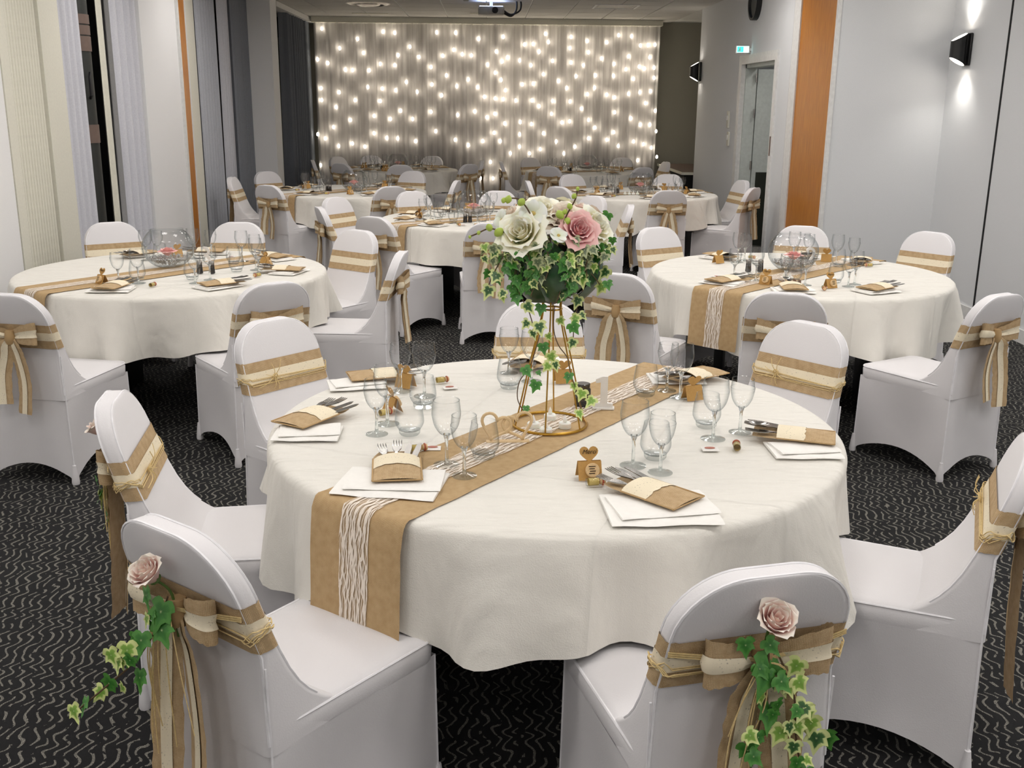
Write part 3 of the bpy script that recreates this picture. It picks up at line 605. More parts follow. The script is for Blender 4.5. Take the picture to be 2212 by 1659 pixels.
def make_cloth(i):
    rnd = random.Random(100+i); na = 200 if i <= 3 else 110; V, F = [], []; ra = R_(RUN[i])
    ks = [(rnd.randint(5, 7), rnd.uniform(0, 6), .5), (rnd.randint(10, 13), rnd.uniform(0, 6), .5), (rnd.randint(17, 23), rnd.uniform(0, 6), .3)]
    ph = rnd.uniform(0, 6); prof = [(.0, 0), (.25, 0), (.5, 0), (.70, 0), (.80, 0), (.832, 0), (.848, -.003), (.857, -.010), (.861, -.022)]
    drops = [.05, .09, .13, .17, .21, .25, .28, .31, .335, .345]
    nr = len(prof)+len(drops)
    for a in range(na):
        th = 2*math.pi*a/na; c, s = math.cos(th), math.sin(th)
        near = max(math.exp(-((math.sin((th-ra)/2))/.16)**4), math.exp(-((math.sin((th-ra-math.pi)/2))/.16)**4))
        g = sum(k[2]*math.cos(k[0]*th+k[1]) for k in ks); g = (abs(g)**.8)*(1 if g > 0 else -1)
        seat_m = max([0]+[math.exp(-(((th-q+math.pi) % (2*math.pi)-math.pi)/.24)**4) for q in SEATS[i]])
        dl = .93+.10*math.cos(4*th+ph)+.05*math.cos(7*th+ph*2)
        dl = dl+(min(dl, .785)-dl)*seat_m
        for r, z in prof: V.append((r*c, r*s, z))
        for d in drops:
            q = d/.345; rr = .862+.012*q+(.085*q**1.1)*g*(1-near)+.006*q
            V.append((rr*c, rr*s, -d*dl))
    for a in range(na):
        b = (a+1) % na
        for k in range(nr-1):
            F.append((a*nr+k, b*nr+k, b*nr+k+1, a*nr+k+1) if k else (a*nr, b*nr+1, a*nr+1))
    return mesh('tablecloth', V, F, 'linen', sharp=180)
def runner_path(off=0.0):
    R = .868+off; half = [(0, 0)]+[(r, 0) for r in (.2, .4, .6, .74, .82, .845)]
    half += [(R-.012, -.004), (R-.003, -.014), (R+.003, -.03)]+[(R+.006+.055*d, -d) for d in (.08, .14, .20, .26, .31)]
    return [(-x, z) for x, z in half[::-1]]+half[1:]
RP = runner_path()
def make_runner(i, mat, name, wid, lift, cols, fray=0):
    pts = [Vector((x, 0, z+.0035)) for x, z in RP]; dense = []
    for a, b in zip(pts, pts[1:]):
        n = max(1, int((b-a).length/.05))
        dense += [a.lerp(b, k/n) for k in range(n)]
    dense.append(pts[-1]); return ribbon(dense, (0, 1, 0), wid, mat, name, cols=cols, lift=lift, fray=fray, seed=i)
R_burlap, R_lace = make_runner(1, 'burlap_fine', 'table_runner', .30, 0, 8, .0015), make_runner(2, 'net_lace', 'lace_strip', .095, .003, 3, .003)
T_top = mesh('tabletop', *lathe([(0, -.035), (.845, -.035), (.845, -.006), (0, -.006)], 48), 'brown_band'); T_leg = bevel_box('leg', (.62, .05, .70), 'black', .008); T_bar = bevel_box('crossbar', (.05, .9, .05), 'black', .006)
for i, (cx, cy) in TABLES.items():
    o = empty('round_table', (cx, cy, 0), R_(RUN[i]+30)); tag(o, f'round banquet table on black legs, {TNAME[i]}, under white linen', 'table')
    ob('tabletop', T_top, o, (0, 0, TZ)); ob('crossbar', T_bar, o, (0, 0, .66))
    for s in (-1, 1): ob('leg', T_leg, o, (0, s*.42, .352))
    c = ob('tablecloth', make_cloth(i), None, (cx, cy, TZ)); tag(c, f'white linen cloth hanging over the {TNAME[i]}', 'tablecloth')
    r = empty('table_runner', (cx, cy, TZ), R_(RUN[i])); ob('burlap_strip', R_burlap, r); ob('lace_strip', R_lace, r)
    tag(r, f'burlap runner with lace stripe across the {TNAME[i]}', 'table runner')

for i, rows in CL.items():
    for nm, px, py, turn in rows:
        c = TABLES[i]; d = chair_spot(i, px, py)
        pos = Vector((c[0]+d.x, c[1]+d.y))
        if pos.x > XD-.13 and pos.y > YJ: pos.x = XD-.13
        CHAIRS[(i, nm)] = (place_chair(i, c, pos, f'white covered banquet chair at the {nm} of the {TNAME[i]}', f'chairs round the {TNAME[i]}', raffia=(i == 1), turn=turn), d.normalized())

# ------------------------------------------------------------------ glassware
def wine_parts(h, rb, rf, seg):
    zb = h*.46                                        # where the bowl starts
    bowl = [(.003, zb), (rb*.45, zb+.006), (rb*.80, zb+.026), (rb*.97, zb+.052), (rb, zb+.064), (rb*.97, h-.025), (rb*.90, h)]
    bowl = [(p.x, p.y) for p in spline([(x, z, 0) for x, z in bowl], 4)]
    e = bowl[-1][0]; bowl2 = bowl+[(e+.0006, h+.0008), (e, h+.0014), (e-.0012, h+.0008), (e-.0014, h-.002)]
    stem = [(.0075, .004), (.0052, .014), (.0042, zb*.5), (.0048, zb-.012), (.0085, zb-.002), (.010, zb+.004)]
    foot = [(0, 0), (rf, 0), (rf, .0015), (rf*.6, .004), (.009, .008), (.0, .009)]
    return [('bowl', mesh('bowl', *lathe(bowl2, seg), 'glass')), ('stem', mesh('stem', *lathe(stem, max(8, seg//3)), 'solid_glass')), ('foot', mesh('foot', *lathe(foot, seg), 'foot_glass'))]
def one_mesh(name, parts):
    V, F, mi = [], [], []; mats = []
    me = bpy.data.meshes.new(name)
    for _, m in parts:
        n = len(V); V += [v.co[:] for v in m.vertices]; F += [tuple(i+n for i in p.vertices) for p in m.polygons]
        if m.materials[0] not in mats: mats.append(m.materials[0])
        mi += [mats.index(m.materials[0])]*len(m.polygons)
    me.from_pydata(V, [], F); [me.materials.append(x) for x in mats]; me.polygons.foreach_set('material_index', mi); me.polygons.foreach_set('use_smooth', [True]*len(F)); return me
WG_L, WG_S = wine_parts(.182, .0395, .036, 40), wine_parts(.166, .036, .033, 40)
tum = [(0, .012), (.020, .0125), (.031, .016), (.0415, .034), (.0425, .050), (.0395, .075), (.0345, .102), (.0335, .105), (.0347, .1055)]
TB = [('cup', mesh('cup', *lathe([(p.x, p.y) for p in spline([(x, z, 0) for x, z in tum], 3)], 40), 'glass')), ('base', mesh('base', *lathe([(0, 0), (.026, 0), (.031, .006), (.032, .016), (.02, .0125), (0, .012)], 36), 'foot_glass'))]
far = {k: one_mesh(k, p) for k, p in (('wine_glass', wine_parts(.182, .0395, .036, 16)), ('small_wine_glass', wine_parts(.166, .036, .033, 16)))}
far['tumbler'] = one_mesh('tumbler', [('cup', mesh('cup', *lathe(tum, 18), 'glass')), ('base', mesh('base', *lathe([(0, 0), (.026, 0), (.031, .006), (.032, .016), (0, .012)], 18), 'foot_glass'))])
GP = {'wine_glass': WG_L, 'small_wine_glass': WG_S, 'tumbler': TB}
GW = {'wine_glass': 'tall stemmed wine glass', 'small_wine_glass': 'smaller stemmed wine glass', 'tumbler': 'round clear tumbler'}
RZ = TZ+.0045                                  # on top of cloth and runner
def glass(kind, i, nm, x, y):
    if i <= 3:
        o = empty(kind, (x, y, RZ), random.uniform(0, 6)); [ob(n, m, o) for n, m in GP[kind]]
    else: o = ob(kind, far[kind], None, (x, y, RZ))
    tag(o, f'{GW[kind]} at the {nm} place of the {TNAME[i]}', 'glass', f'glasses on the {TNAME[i]}')

# ------------------------------------------------------------------ napkin, cutlery pouch, cutlery
def grid_sheet(nx, ny, fx, mat, name):
    V, F, U = [], [], []
    for j in range(ny+1):
        for i in range(nx+1):
            p = fx(i/nx, j/ny); V.append(p); U.append((p[0], p[1]))
    for j in range(ny):
        for i in range(nx): a = j*(nx+1)+i; F.append((a, a+1, a+nx+2, a+nx+1))
    return mesh(name, V, F, mat, U)
def slab_profile(w, d, h, n=10, wob=.002, seed=0, mat='napkin', name='fold'):
    """soft folded cloth: rounded at one side (the fold), open at the other"""
    rnd = random.Random(seed); V, F = [], []; k = 12; ph = rnd.uniform(0, 6)
    for i in range(n+1):
        x = (i/n-.5)*w
        for j in range(k):
            a = 2*math.pi*j/k; yy = (d/2)*(abs(math.cos(a))**.35)*(1 if math.cos(a) > 0 else -1); zz = h/2+(h/2)*(abs(math.sin(a))**.6)*(1 if math.sin(a) > 0 else -1)
            V.append((x, yy+wob*math.sin(i*.9+ph), zz+(wob*.6*math.sin(i*1.1+yy*60+ph) if zz > h/2 else 0)))
    for i in range(n):
        for j in range(k): j2 = (j+1) % k; F.append((i*k+j, i*k+j2, (i+1)*k+j2, (i+1)*k+j))
    F.append(tuple(range(k-1, -1, -1))); F.append(tuple(n*k+j for j in range(k)))
    return mesh(name, V, F, mat, sharp=60)
N_low = slab_profile(.265, .20, .007, seed=1, name='lower_fold'); N_up = slab_profile(.245, .15, .006, seed=2, name='upper_fold')
# pouch: length along +y, opening at +y end
PL, PWd = .165, .124
back_flap = grid_sheet(8, 14, lambda u, v: ((u-.5)*PWd*(1-.25*max(0, v-.8)/.2), -PL/2+v*(PL+.065), .002+.004*math.sin(v*3)), 'burlap', 'back_flap')
pocket = grid_sheet(10, 12, lambda u, v: ((u-.5)*PWd*1.02, -PL/2+v*PL*.98, .004+.017*math.sin(math.pi*u)**.6*min(1, .35+v*1.1)), 'burlap', 'pocket')
plc = grid_sheet(12, 8, lambda u, v: ((u-.5)*PWd*.99, -PL/2+PL*(.52+.455*v)-(.006*abs(math.sin(u*12)) if v < .1 else 0), .0062+.017*math.sin(math.pi*u)**.6*min(1, .35+(.52+.455*v)*1.1)), 'lace', 'lace_panel')
hemp = []
for sx in (-1, 1): hemp.append(tube([(sx*PWd*.51, -PL/2, .005), (sx*PWd*.51, 0, .006), (sx*PWd*.51, PL*.48, .007)], .0022, 5))
hem = mesh('stitched_hem', *join(*hemp, tube([(-PWd*.51, -PL/2, .005), (PWd*.51, -PL/2, .005)], .0022, 5)), 'burlap_fine')
def flat_prism(outline, th, arc=lambda y: 0):
    n = len(outline); V = [(x, y, arc(y)) for x, y in outline]+[(x, y, arc(y)+th) for x, y in outline]
    return V, [tuple(range(n-1, -1, -1)), tuple(range(n, 2*n))]+[(k, (k+1) % n, n+(k+1) % n, n+k) for k in range(n)]
# fork: handle at -y, tines at +y; .19 m long
fk = [flat_prism([(-.006, -.095), (.006, -.095), (.0035, .02), (.011, .045), (.0115, .060), (-.0115, .060), (-.011, .045), (-.0035, .02)], .0022, lambda y: .004*math.sin((y+.095)/.19*3.0))]
for k in range(4): x = -.0098+.0065*k; fk.append(flat_prism([(x-.0015, .059), (x+.0015, .059), (x+.0013, .085), (x+.0006, .096), (x-.0006, .096), (x-.0013, .085)], .0018, lambda y: .002+.09*(y-.059)**2*20))
FORK = mesh('fork', *join(*fk), 'silver', smooth=False)
KNIFE = mesh('knife', *join(flat_prism([(-.006, -.11), (.006, -.11), (.0055, -.01), (-.0055, -.01)], .005), flat_prism([(-.005, -.012), (.006, -.012), (.009, .02), (.0095, .07), (.007, .095), (.001, .108), (-.005, .10), (-.006, .05)], .0018, lambda y: .002)), 'silver', smooth=False)
sp = [flat_prism([(-.0055, -.085), (.0055, -.085), (.003, .03), (-.003, .03)], .002)]
spv = []
for j in range(7):
    for k in range(14): a = 2*math.pi*k/14; r = j/6; spv.append((.0175*r*math.cos(a), .055+.028*r*math.sin(a), .001+.007*r*r))
SPOON = mesh('spoon', *join(sp[0], (spv, [(j*14+k, j*14+(k+1) % 14, (j+1)*14+(k+1) % 14, (j+1)*14+k) for j in range(6) for k in range(14)])), 'silver')
def napkin_and_pouch(i, nm, nx, ny, na, px_, py_, pa, spoon=False, full=True, ns=.8):
    pl, tn = f'the {nm} place of the {TNAME[i]}', TNAME[i]
    n = empty('napkin', (nx, ny, RZ), na); n.scale = (ns, ns, 1); lo = ob('lower_fold', N_low, n); ob('upper_fold', N_up, n, (.008, .012, .0072), (0, 0, .12)); tag(n, f'folded white napkin at {pl}', 'napkin', f'napkins on the {tn}')
    z = RZ+.0165; p = empty('cutlery_pouch', (px_, py_, z), pa)
    ob('back_flap', back_flap, p); k = ob('pocket', pocket, p); ob('lace_panel', plc, p); ob('stitched_hem', hem, p)
    tag(p, f'burlap cutlery pouch with lace at {pl}', 'pouch', f'cutlery pouches on the {tn}')
    m = Matrix.Translation((px_, py_, z)) @ Matrix.Rotation(pa, 4, 'Z')
    def put(nmk, me, x, y, zz, a, lab, tilt=0):
        o = ob(nmk, me); o.matrix_world = m @ Matrix.Translation((x, y, zz)) @ Matrix.Rotation(a, 4, 'Z') @ Matrix.Rotation(tilt, 4, 'X') @ Matrix.Scale(1.12, 4); tag(o, f'{lab} at {pl}', nmk, f'cutlery on the {tn}')
    put('fork', FORK, -.030, .062, .008, .10, 'silver fork', .05)
    put('knife', KNIFE, .022, .058, .0085, -.12, 'silver table knife', .05)
    if full:
        put('fork', FORK, -.002, .068, .013, -.06, 'upper silver fork', .07); put('knife', KNIFE, .040, .052, .007, -.2, 'outer silver knife', .05)
    if spoon: put('spoon', SPOON, .012, .075, .016, .35, 'silver spoon', .08)
# ------------------------------------------------------------------ favours: thank-you card, vial, photo badge
def heart2d(s, n=28): 
    out = []
    for k in range(n):
        a = 2*math.pi*k/n; out.append((s*16*math.sin(a)**3/16, s*(13*math.cos(a)-5*math.cos(2*a)-2*math.cos(3*a)-math.cos(4*a))/16))
    return out
def up_prism(o2, th): n = len(o2); V = [(x, 0, z) for x, z in o2]+[(x, th, z) for x, z in o2]; return V, [tuple(range(n)), tuple(range(2*n-1, n-1, -1))]+[(k, n+k, n+(k+1) % n, (k+1) % n) for k in range(n)]
tiltm = Matrix.Rotation(R_(-22), 4, 'X')
CARD = mesh('card_front', *join(xf(up_prism([(-.026, 0), (.026, 0), (.026, .042), (-.026, .042)], .0008), tiltm), xf(up_prism([(x, z+.058) for x, z in heart2d(.021)], .0008), Matrix.Translation((0, .0012, 0)) @ tiltm)), 'kraft', smooth=False)
CBACK = mesh('card_back', *xf(up_prism([(-.026, 0), (.026, 0), (.026, .042), (-.026, .042)], .0008), Matrix.Translation((0, .036, 0)) @ Matrix.Rotation(R_(22), 4, 'X')), 'kraft', smooth=False)
MERCI = font_mesh('lettering', 'Merci', .0135, .0002, 'ink', .35)
DISC = mesh('cork_disc', *xf(lathe([(0, 0), (.0145, 0), (.0155, .002), (.0155, .008), (.0145, .010), (0, .010)], 24), tiltm @ Matrix.Translation((.004, -.0008, .022)) @ Matrix.Rotation(R_(90), 4, 'X')), 'cork')
DINK = mesh('print', *xf(join(*[box(-.009+.001*(k % 3), -.0006, .007-.005*k, .006-.002*(k % 2), 0, .0088-.005*k) for k in range(4)]), tiltm @ Matrix.Translation((.004, -.0110, .022))), 'ink', smooth=False)
def card(i, nm, x, y, a):
    o = empty('thank_you_card', (x, y, RZ), a); o.scale = (1.2,)*3; f = ob('card_front', CARD, o); ob('card_back', CBACK, o)
    l = ob('lettering', MERCI, f); l.matrix_local = tiltm @ Matrix.Translation((0, -.0006, .058)) @ Matrix.Rotation(R_(90), 4, 'X')
    d = ob('cork_disc', DISC, o); ob('print', DINK, d)
    tag(o, f'kraft Merci tent card at the {nm} place of the {TNAME[i]}', 'card', f'thank-you cards on the {TNAME[i]}')
rx = Matrix.Rotation(R_(90), 4, 'Y')
VG = mesh('tube', *xf(lathe([(0, 0), (.009, 0), (.0105, .002), (.0105, .036), (.008, .040)], 18), rx), 'glass'); VL_ = mesh('gold_label', *xf(lathe([(.0100, .006), (.0100, .032), (0, .032), (0, .006)], 18), rx), 'vial_gold')
VC = mesh('cork', *xf(lathe([(0, .036), (.008, .036), (.0085, .050), (0, .050)], 14), rx), 'cork'); VB = mesh('bow', *xf(lathe([(.0085, .041), (.0115, .042), (.0115, .045), (.0085, .046)], 12), rx), 'red_foil')
def vial(i, nm, x, y, a):
    o = empty('favour_vial', (x, y, RZ+.0107), a); ob('tube', VG, o); ob('gold_label', VL_, o); ob('cork', VC, o); ob('bow', VB, o)
    tag(o, f'tiny corked gold vial at the {nm} place of the {TNAME[i]}', 'vial', f'favour vials on the {TNAME[i]}')
BG1 = bevel_box('plate', (.048, .036, .002), 'white_card', .0005, 1); BG2 = mesh('seal', *lathe([(0, .0008), (.0, .0012), (.013, .0012), (.013, .0004)], 20), 'red_foil')
def badge(i, nm, x, y, a):
    o = empty('favour_tag', (x, y, RZ+.0012), a); ob('plate', BG1, o); s = ob('seal', BG2, o, (0, .006, .0012)); s.scale = (1.15, .62, 1)
    tag(o, f'pale tag with red seal at the {nm} place of the {TNAME[i]}', 'tag', f'favour tags on the {TNAME[i]}')

# nearest table: everything where the photograph shows it
def xy(px, py): p = at(px, py, RZ); return p.x, p.y
def ang(p0, p1): a, b = xy(*p0), xy(*p1); return math.atan2(b[1]-a[1], b[0]-a[0])-math.pi/2     # heading of the +y axis
S1 = {'front left': dict(w=(965, 1004), s=(1003, 1028), t=(1045, 988), n=((845, 1047), (728, 1030), (960, 1045)), p=((858, 1030), (835, 1070), (835, 980)), v=(885, 977, 20), b=(934, 969, 0)),
      'left': dict(w=(837, 916), s=(814, 938), t=(885, 938), n=((665, 938), (600, 945), (730, 945)), p=((662, 917), (600, 940), (760, 880)), c=(862, 885, 120), v=(818, 900, 40), b=(0, 0, 0)),
      'back left': dict(w=(917, 856), s=(866, 846), t=(914, 880), n=((770, 832), (700, 835), (820, 828)), p=((805, 822), (760, 824), (880, 815)), c=(884, 832, 150), v=(940, 828, 25), b=(972, 838, 15)),
      'back': dict(w=(1148, 824), s=(1099, 806), t=(1100, 838), n=((1158, 786), (1120, 786), (1200, 786)), p=((1150, 786), (1160, 775), (1130, 800)), c=(1213, 822, 190), v=(0, 0, 0), b=(0, 0, 0)),
      'back right': dict(w=(1469, 858), s=(1440, 844), t=(1394, 854), n=((1460, 820), (1420, 822), (1500, 822)), p=((1512, 818), (1560, 808), (1480, 826)), c=(1488, 858, 200), v=(0, 0, 0), b=(0, 0, 0)),
      'right': dict(w=(1540, 948), s=(1598, 934), t=(1525, 922), n=((1735, 975), (1690, 985), (1790, 985)), p=((1738, 955), (1810, 965), (1640, 948)), v=(1592, 976, 80), b=(1534, 971, 0), c=(0, 0, 0)),
      'front right': dict(w=(1367, 1006), s=(1426, 1021), t=(1415, 990), n=((1425, 1103), (1310, 1110), (1540, 1105)), p=((1428, 1084), (1530, 1115), (1320, 1045)), c=(1276, 1038, 8), v=(1266, 1050, 10), b=(0, 0, 0))}
for nm, q in S1.items():
    glass('wine_glass', 1, nm, *xy(*q['w'])); glass('small_wine_glass', 1, nm, *xy(*q['s'])); glass('tumbler', 1, nm, *xy(*q['t']))
    n0, n1, n2 = q['n']; p0, p1, p2 = q['p']; nx, ny = xy(*n0); a = xy(*n1); b = xy(*n2); na = math.atan2(b[1]-a[1], b[0]-a[0]); pp = xy(*p0)
    napkin_and_pouch(1, nm, nx, ny, na, pp[0], pp[1], ang(p1, p2), spoon=(nm in ('right', 'back right')), ns=1 if 'front' in nm else .72)
    if q.get('c', (0,))[0]: card(1, nm, *xy(q['c'][0], q['c'][1]), R_(q['c'][2]))
    if q['v'][0]: vial(1, nm, *xy(q['v'][0], q['v'][1]), R_(q['v'][2]))
    if q['b'][0]: badge(1, nm, *xy(q['b'][0], q['b'][1]), R_(q['b'][2]))
# the other tables: one setting before every chair
rnd = random.Random(42)
for i in range(2, 9):
    cx, cy = TABLES[i]
    for k, (nm, *_r) in enumerate(CL[i]):
        d = CHAIRS[(i, nm)][1]; tx = Vector((-d.y, d.x)); j = lambda s=.012: rnd.uniform(-s, s)
        def pos(r, s): return (cx+d.x*r+tx.x*s, cy+d.y*r+tx.y*s)
        glass('wine_glass', i, nm, *pos(.45+j(), .045+j())); glass('small_wine_glass', i, nm, *pos(.50+j(), -.05+j())); glass('tumbler', i, nm, *pos(.37+j(), -.02+j()))
        a = math.atan2(d.y, d.x); na = a+math.pi/2+rnd.uniform(-.3, .3); pa = a+math.pi/2+rnd.choice((-1.2, 1.1, .1, .5, -1.4))+rnd.uniform(-.2, .2)
        if i == 2 and nm == 'front left': pa = a+math.pi/2
        napkin_and_pouch(i, nm, *pos(.67, .0), na, *pos(.665, .0), pa, spoon=(k % 3 == 1), full=(i <= 3))
        side = rnd.choice((-1, 1))
        if k % 3 != 2: card(i, nm, *pos(.52, .16*side), a-math.pi/2+math.pi+rnd.uniform(-.5, .5))
        if i <= 6 and k % 2 == 0: vial(i, nm, *pos(.55, -.15*side), rnd.uniform(0, 6))
        if i <= 4 and k % 3 == 2: badge(i, nm, *pos(.53, .17*side), rnd.uniform(0, 6))

# ------------------------------------------------------------------ flowers and ivy
def petal_mesh(name, mat, r, h, wrap, flare, droop, n=8, cup=1.0):
    V, F, U = [], [], []
    for j in range(n+1):
        v = j/n; q = max(0, v-.62)/.38
        rho = r*(.22+.78*math.sin(min(1, v*1.25)*math.pi/2)*cup)+flare*q*q; z = h*(v-.06*v*v)-droop*q*q
        tp = math.sqrt(max(.02, 1-(max(0, v-.40)/.60)**3.2*.97))*(.55+.45*min(1, v*2.2))
        for i in range(n+1):
            u = i/n-.5; a = wrap*u*tp; rr = rho+.10*r*(2*u)**2*q
            V.append((rr*math.cos(a), rr*math.sin(a), z-.05*h*(2*u)**2*q)); U.append((u+.5, v))
    for j in range(n):
        for i in range(n): a = j*(n+1)+i; F.append((a, a+1, a+n+2, a+n+1))
    return mesh(name, V, F, mat, U)
def rose_set(mat):                                  # petals of a rose of radius 1, layer by layer (mesh, count, scale jitter)
    return [(petal_mesh('petal', mat, .12, 1.0, 2.8, .01, 0), 3, 0), (petal_mesh('petal', mat, .22, 1.03, 2.5, .02, 0), 4, .7), (petal_mesh('petal', mat, .33, 1.03, 2.2, .05, .01), 4, .4), (petal_mesh('petal', mat, .46, .99, 1.9, .11, .03), 5, .9), (petal_mesh('petal', mat, .62, .92, 1.75, .22, .09), 5, .2), (petal_mesh('petal', mat, .74, .80, 1.7, .42, .20), 6, .6)]
def bud_set(mat): return [(petal_mesh('petal', mat, .14, 1.08, 2.7, .01, 0), 3, 0), (petal_mesh('petal', mat, .26, 1.10, 2.3, .02, .0), 4, .4), (petal_mesh('petal', mat, .38, 1.08, 2.1, .05, .02), 4, .9), (petal_mesh('petal', mat, .48, 1.04, 2.0, .09, .05), 5, .2), (petal_mesh('petal', mat, .56, .98, 1.9, .20, .12), 4, .6)]
BUDROSE = bud_set('petal_blush')
ROSE = {k: rose_set('petal_'+k) for k in ('cream', 'pink', 'blush', 'peach')}
CALYX = mesh('rose', *lathe([(0, -.25), (.06, -.2), (.10, -.06), (.26, .02), (.20, .12), (0, .15)], 12), 'stem_green')
def rose(parent, M0, kind, size, seed=0, layers=6, tight=False):
    rnd = random.Random(seed); c = ob('rose', CALYX, parent); c.matrix_local = M0 @ Matrix.Scale(size, 4)
    for li, (me, n, ph) in enumerate(BUDROSE if tight else ROSE[kind][:layers]):
        for k in range(n):
            p = ob('petal', me, c); s = 1+rnd.uniform(-.05, .05)
            p.matrix_local = Matrix.Rotation(ph+2*math.pi*k/n+rnd.uniform(-.12, .12), 4, 'Z') @ Matrix.Diagonal((s, s, s*rnd.uniform(.96, 1.04), 1))
    return c
def aim(pos, direction, roll=0): return Matrix.Translation(pos) @ Vector(direction).to_track_quat('Z', 'Y').to_matrix().to_4x4() @ Matrix.Rotation(roll, 4, 'Z')
def leaf_mesh(mat, name='leaf'):
    """five-lobed ivy leaf of length 1, stalk at the origin, tip along +y"""
    right = [(0, .0), (.10, -.10), (.26, -.13), (.42, -.02), (.50, .12), (.36, .22), (.42, .36), (.47, .52), (.30, .50), (.17, .62), (.09, .82), (0, 1.0)]
    out = right+[(-x, y) for x, y in right[-2:0:-1]]; n = len(out); cx = (0, .28); V, F, U = [(0, .28, .035)], [], [(0, 0)]
    for k, f in enumerate((.5, .84, 1.0)):
        for x, y in out:
            px, py = cx[0]+(x-cx[0])*f, cx[1]+(y-cx[1])*f
            V.append((px, py, .035-.10*(px*px+(py-.28)**2)+.03*math.sin(px*9+py*7)*f)); U.append((.5, f))
    for k in range(n): F.append((0, 1+k, 1+(k+1) % n))
    for r in range(2):
        for k in range(n): a, b = 1+r*n+k, 1+r*n+(k+1) % n; F.append((a, a+n, b+n, b))
    return mesh(name, V, F, mat, U)
LEAF = {k: leaf_mesh('ivy_'+k) for k in ('var', 'green', 'lime', 'grey')}
def vine(parent, pts, leaves, seed=0, name='ivy_vine', inv=None, r=.0016):
    """pts: world points of the stem; leaves: (world point, size, kind, facing)"""
    rnd = random.Random(seed); inv = inv or Matrix(); pts = [inv @ Vector(p) for p in pts]
    v = ob(name, mesh(name, *tube(spline(pts, 6), r, 5), 'bark'), parent)
    for lp, size, kind, face in leaves:
        p = inv @ Vector(lp); f = (inv.to_3x3() @ Vector(face)).normalized()
        dn = (inv.to_3x3() @ Vector((rnd.uniform(-.8, .8), rnd.uniform(-.2, .2), -1))); y = (dn-f*dn.dot(f)).normalized(); x = y.cross(f)
        m = Matrix((x, y, f)).transposed().to_4x4(); m.translation = p-y*size*.35
        l = ob('leaf', LEAF[kind], v); l.matrix_local = m @ Matrix.Diagonal((size*rnd.uniform(.85, 1.1), size, size, 1))
    return v
camdir = lambda p: (Vector((0, 0, CAMZ))-Vector(p)).normalized()
# --- centrepiece on the nearest table
C0 = Vector((*xy(1187, 917), RZ)); fc = empty('flower_centrepiece', C0); tag(fc, 'tall gold wire stand of cream and pink roses with trailing ivy', 'centrepiece')
inv = Matrix.Translation(-C0)
fs = [closed_tube([(.113*math.cos(a), .113*math.sin(a), .005) for a in [2*math.pi*k/40 for k in range(40)]], .0045, 8)]
for k in range(6):
    a = 2*math.pi*k/6+.35; c, s_ = math.cos(a), math.sin(a)
    fs.append(tube(spline([(.113*c, .113*s_, .005), (.070*c, .070*s_, .19), (.030*c, .030*s_, .36), (.055*c, .055*s_, .43), (.10*c, .10*s_, .50)], 6), .0024, 6))
fs.append(closed_tube([(.030*math.cos(a), .030*math.sin(a), .36) for a in [2*math.pi*k/20 for k in range(20)]], .0028, 6))
ob('wire_stand', mesh('wire_stand', *join(*fs), 'gold'), fc)
ob('foam_bowl', mesh('foam_bowl', *lathe([(0, .37), (.04, .385), (.08, .42), (.11, .475), (.12, .52), (.10, .56), (0, .58)], 28), 'black'), fc)
# broad glossy leaves wrapped round the bowl
BL = grid_sheet(8, 10, lambda u, v: ((u-.5)*.115*math.sin(math.pi*min(1, .12+v*.95))**.7, .150*math.cos((v-.5)*1.9)-.12*(u-.5)**2, -.10+.19*v), 'dark_leaf', 'broad_leaf')
for k in range(9): ob('broad_leaf', BL, fc, (0, 0, .485+.012*(k % 3)), (random.uniform(-.08, .08), 0, 2*math.pi*k/9+.3))
pz = lambda px, py, dy: atY(px, py, C0.y+dy)
fwd = lambda px, py, dy, up_=.35: (pz(px, py, dy)-(C0+Vector((0, .05, .46)))).normalized()
for k, (px, py, dy, kind, size, face) in enumerate([(1122, 496, -.13, 'cream', .068, (-.35, -.75, .55)), (1170, 446, .0, 'cream', .062, (.0, -.45, .9)), (1254, 492, -.12, 'pink', .056, (.25, -.80, .55)), (1294, 484, -.05, 'cream', .062, (.65, -.5, .55)), (1214, 462, -.03, 'peach', .060, (-.1, -.55, .8)), (1100, 458, .07, 'peach', .048, (-.6, -.1, .8)), (1262, 448, .06, 'blush', .046, (.3, .1, 1)), (1215, 440, .14, 'cream', .050, (.1, .5, .9)), (1150, 470, .16, 'blush', .048, (-.4, .7, .7)), (1290, 470, .13, 'peach', .045, (.7, .6, .6))]):
    d = Vector(face).normalized(); p = pz(px, py, dy)-C0; rose(fc, aim(p-d*size*.75, d, k*1.3), kind, size, k)
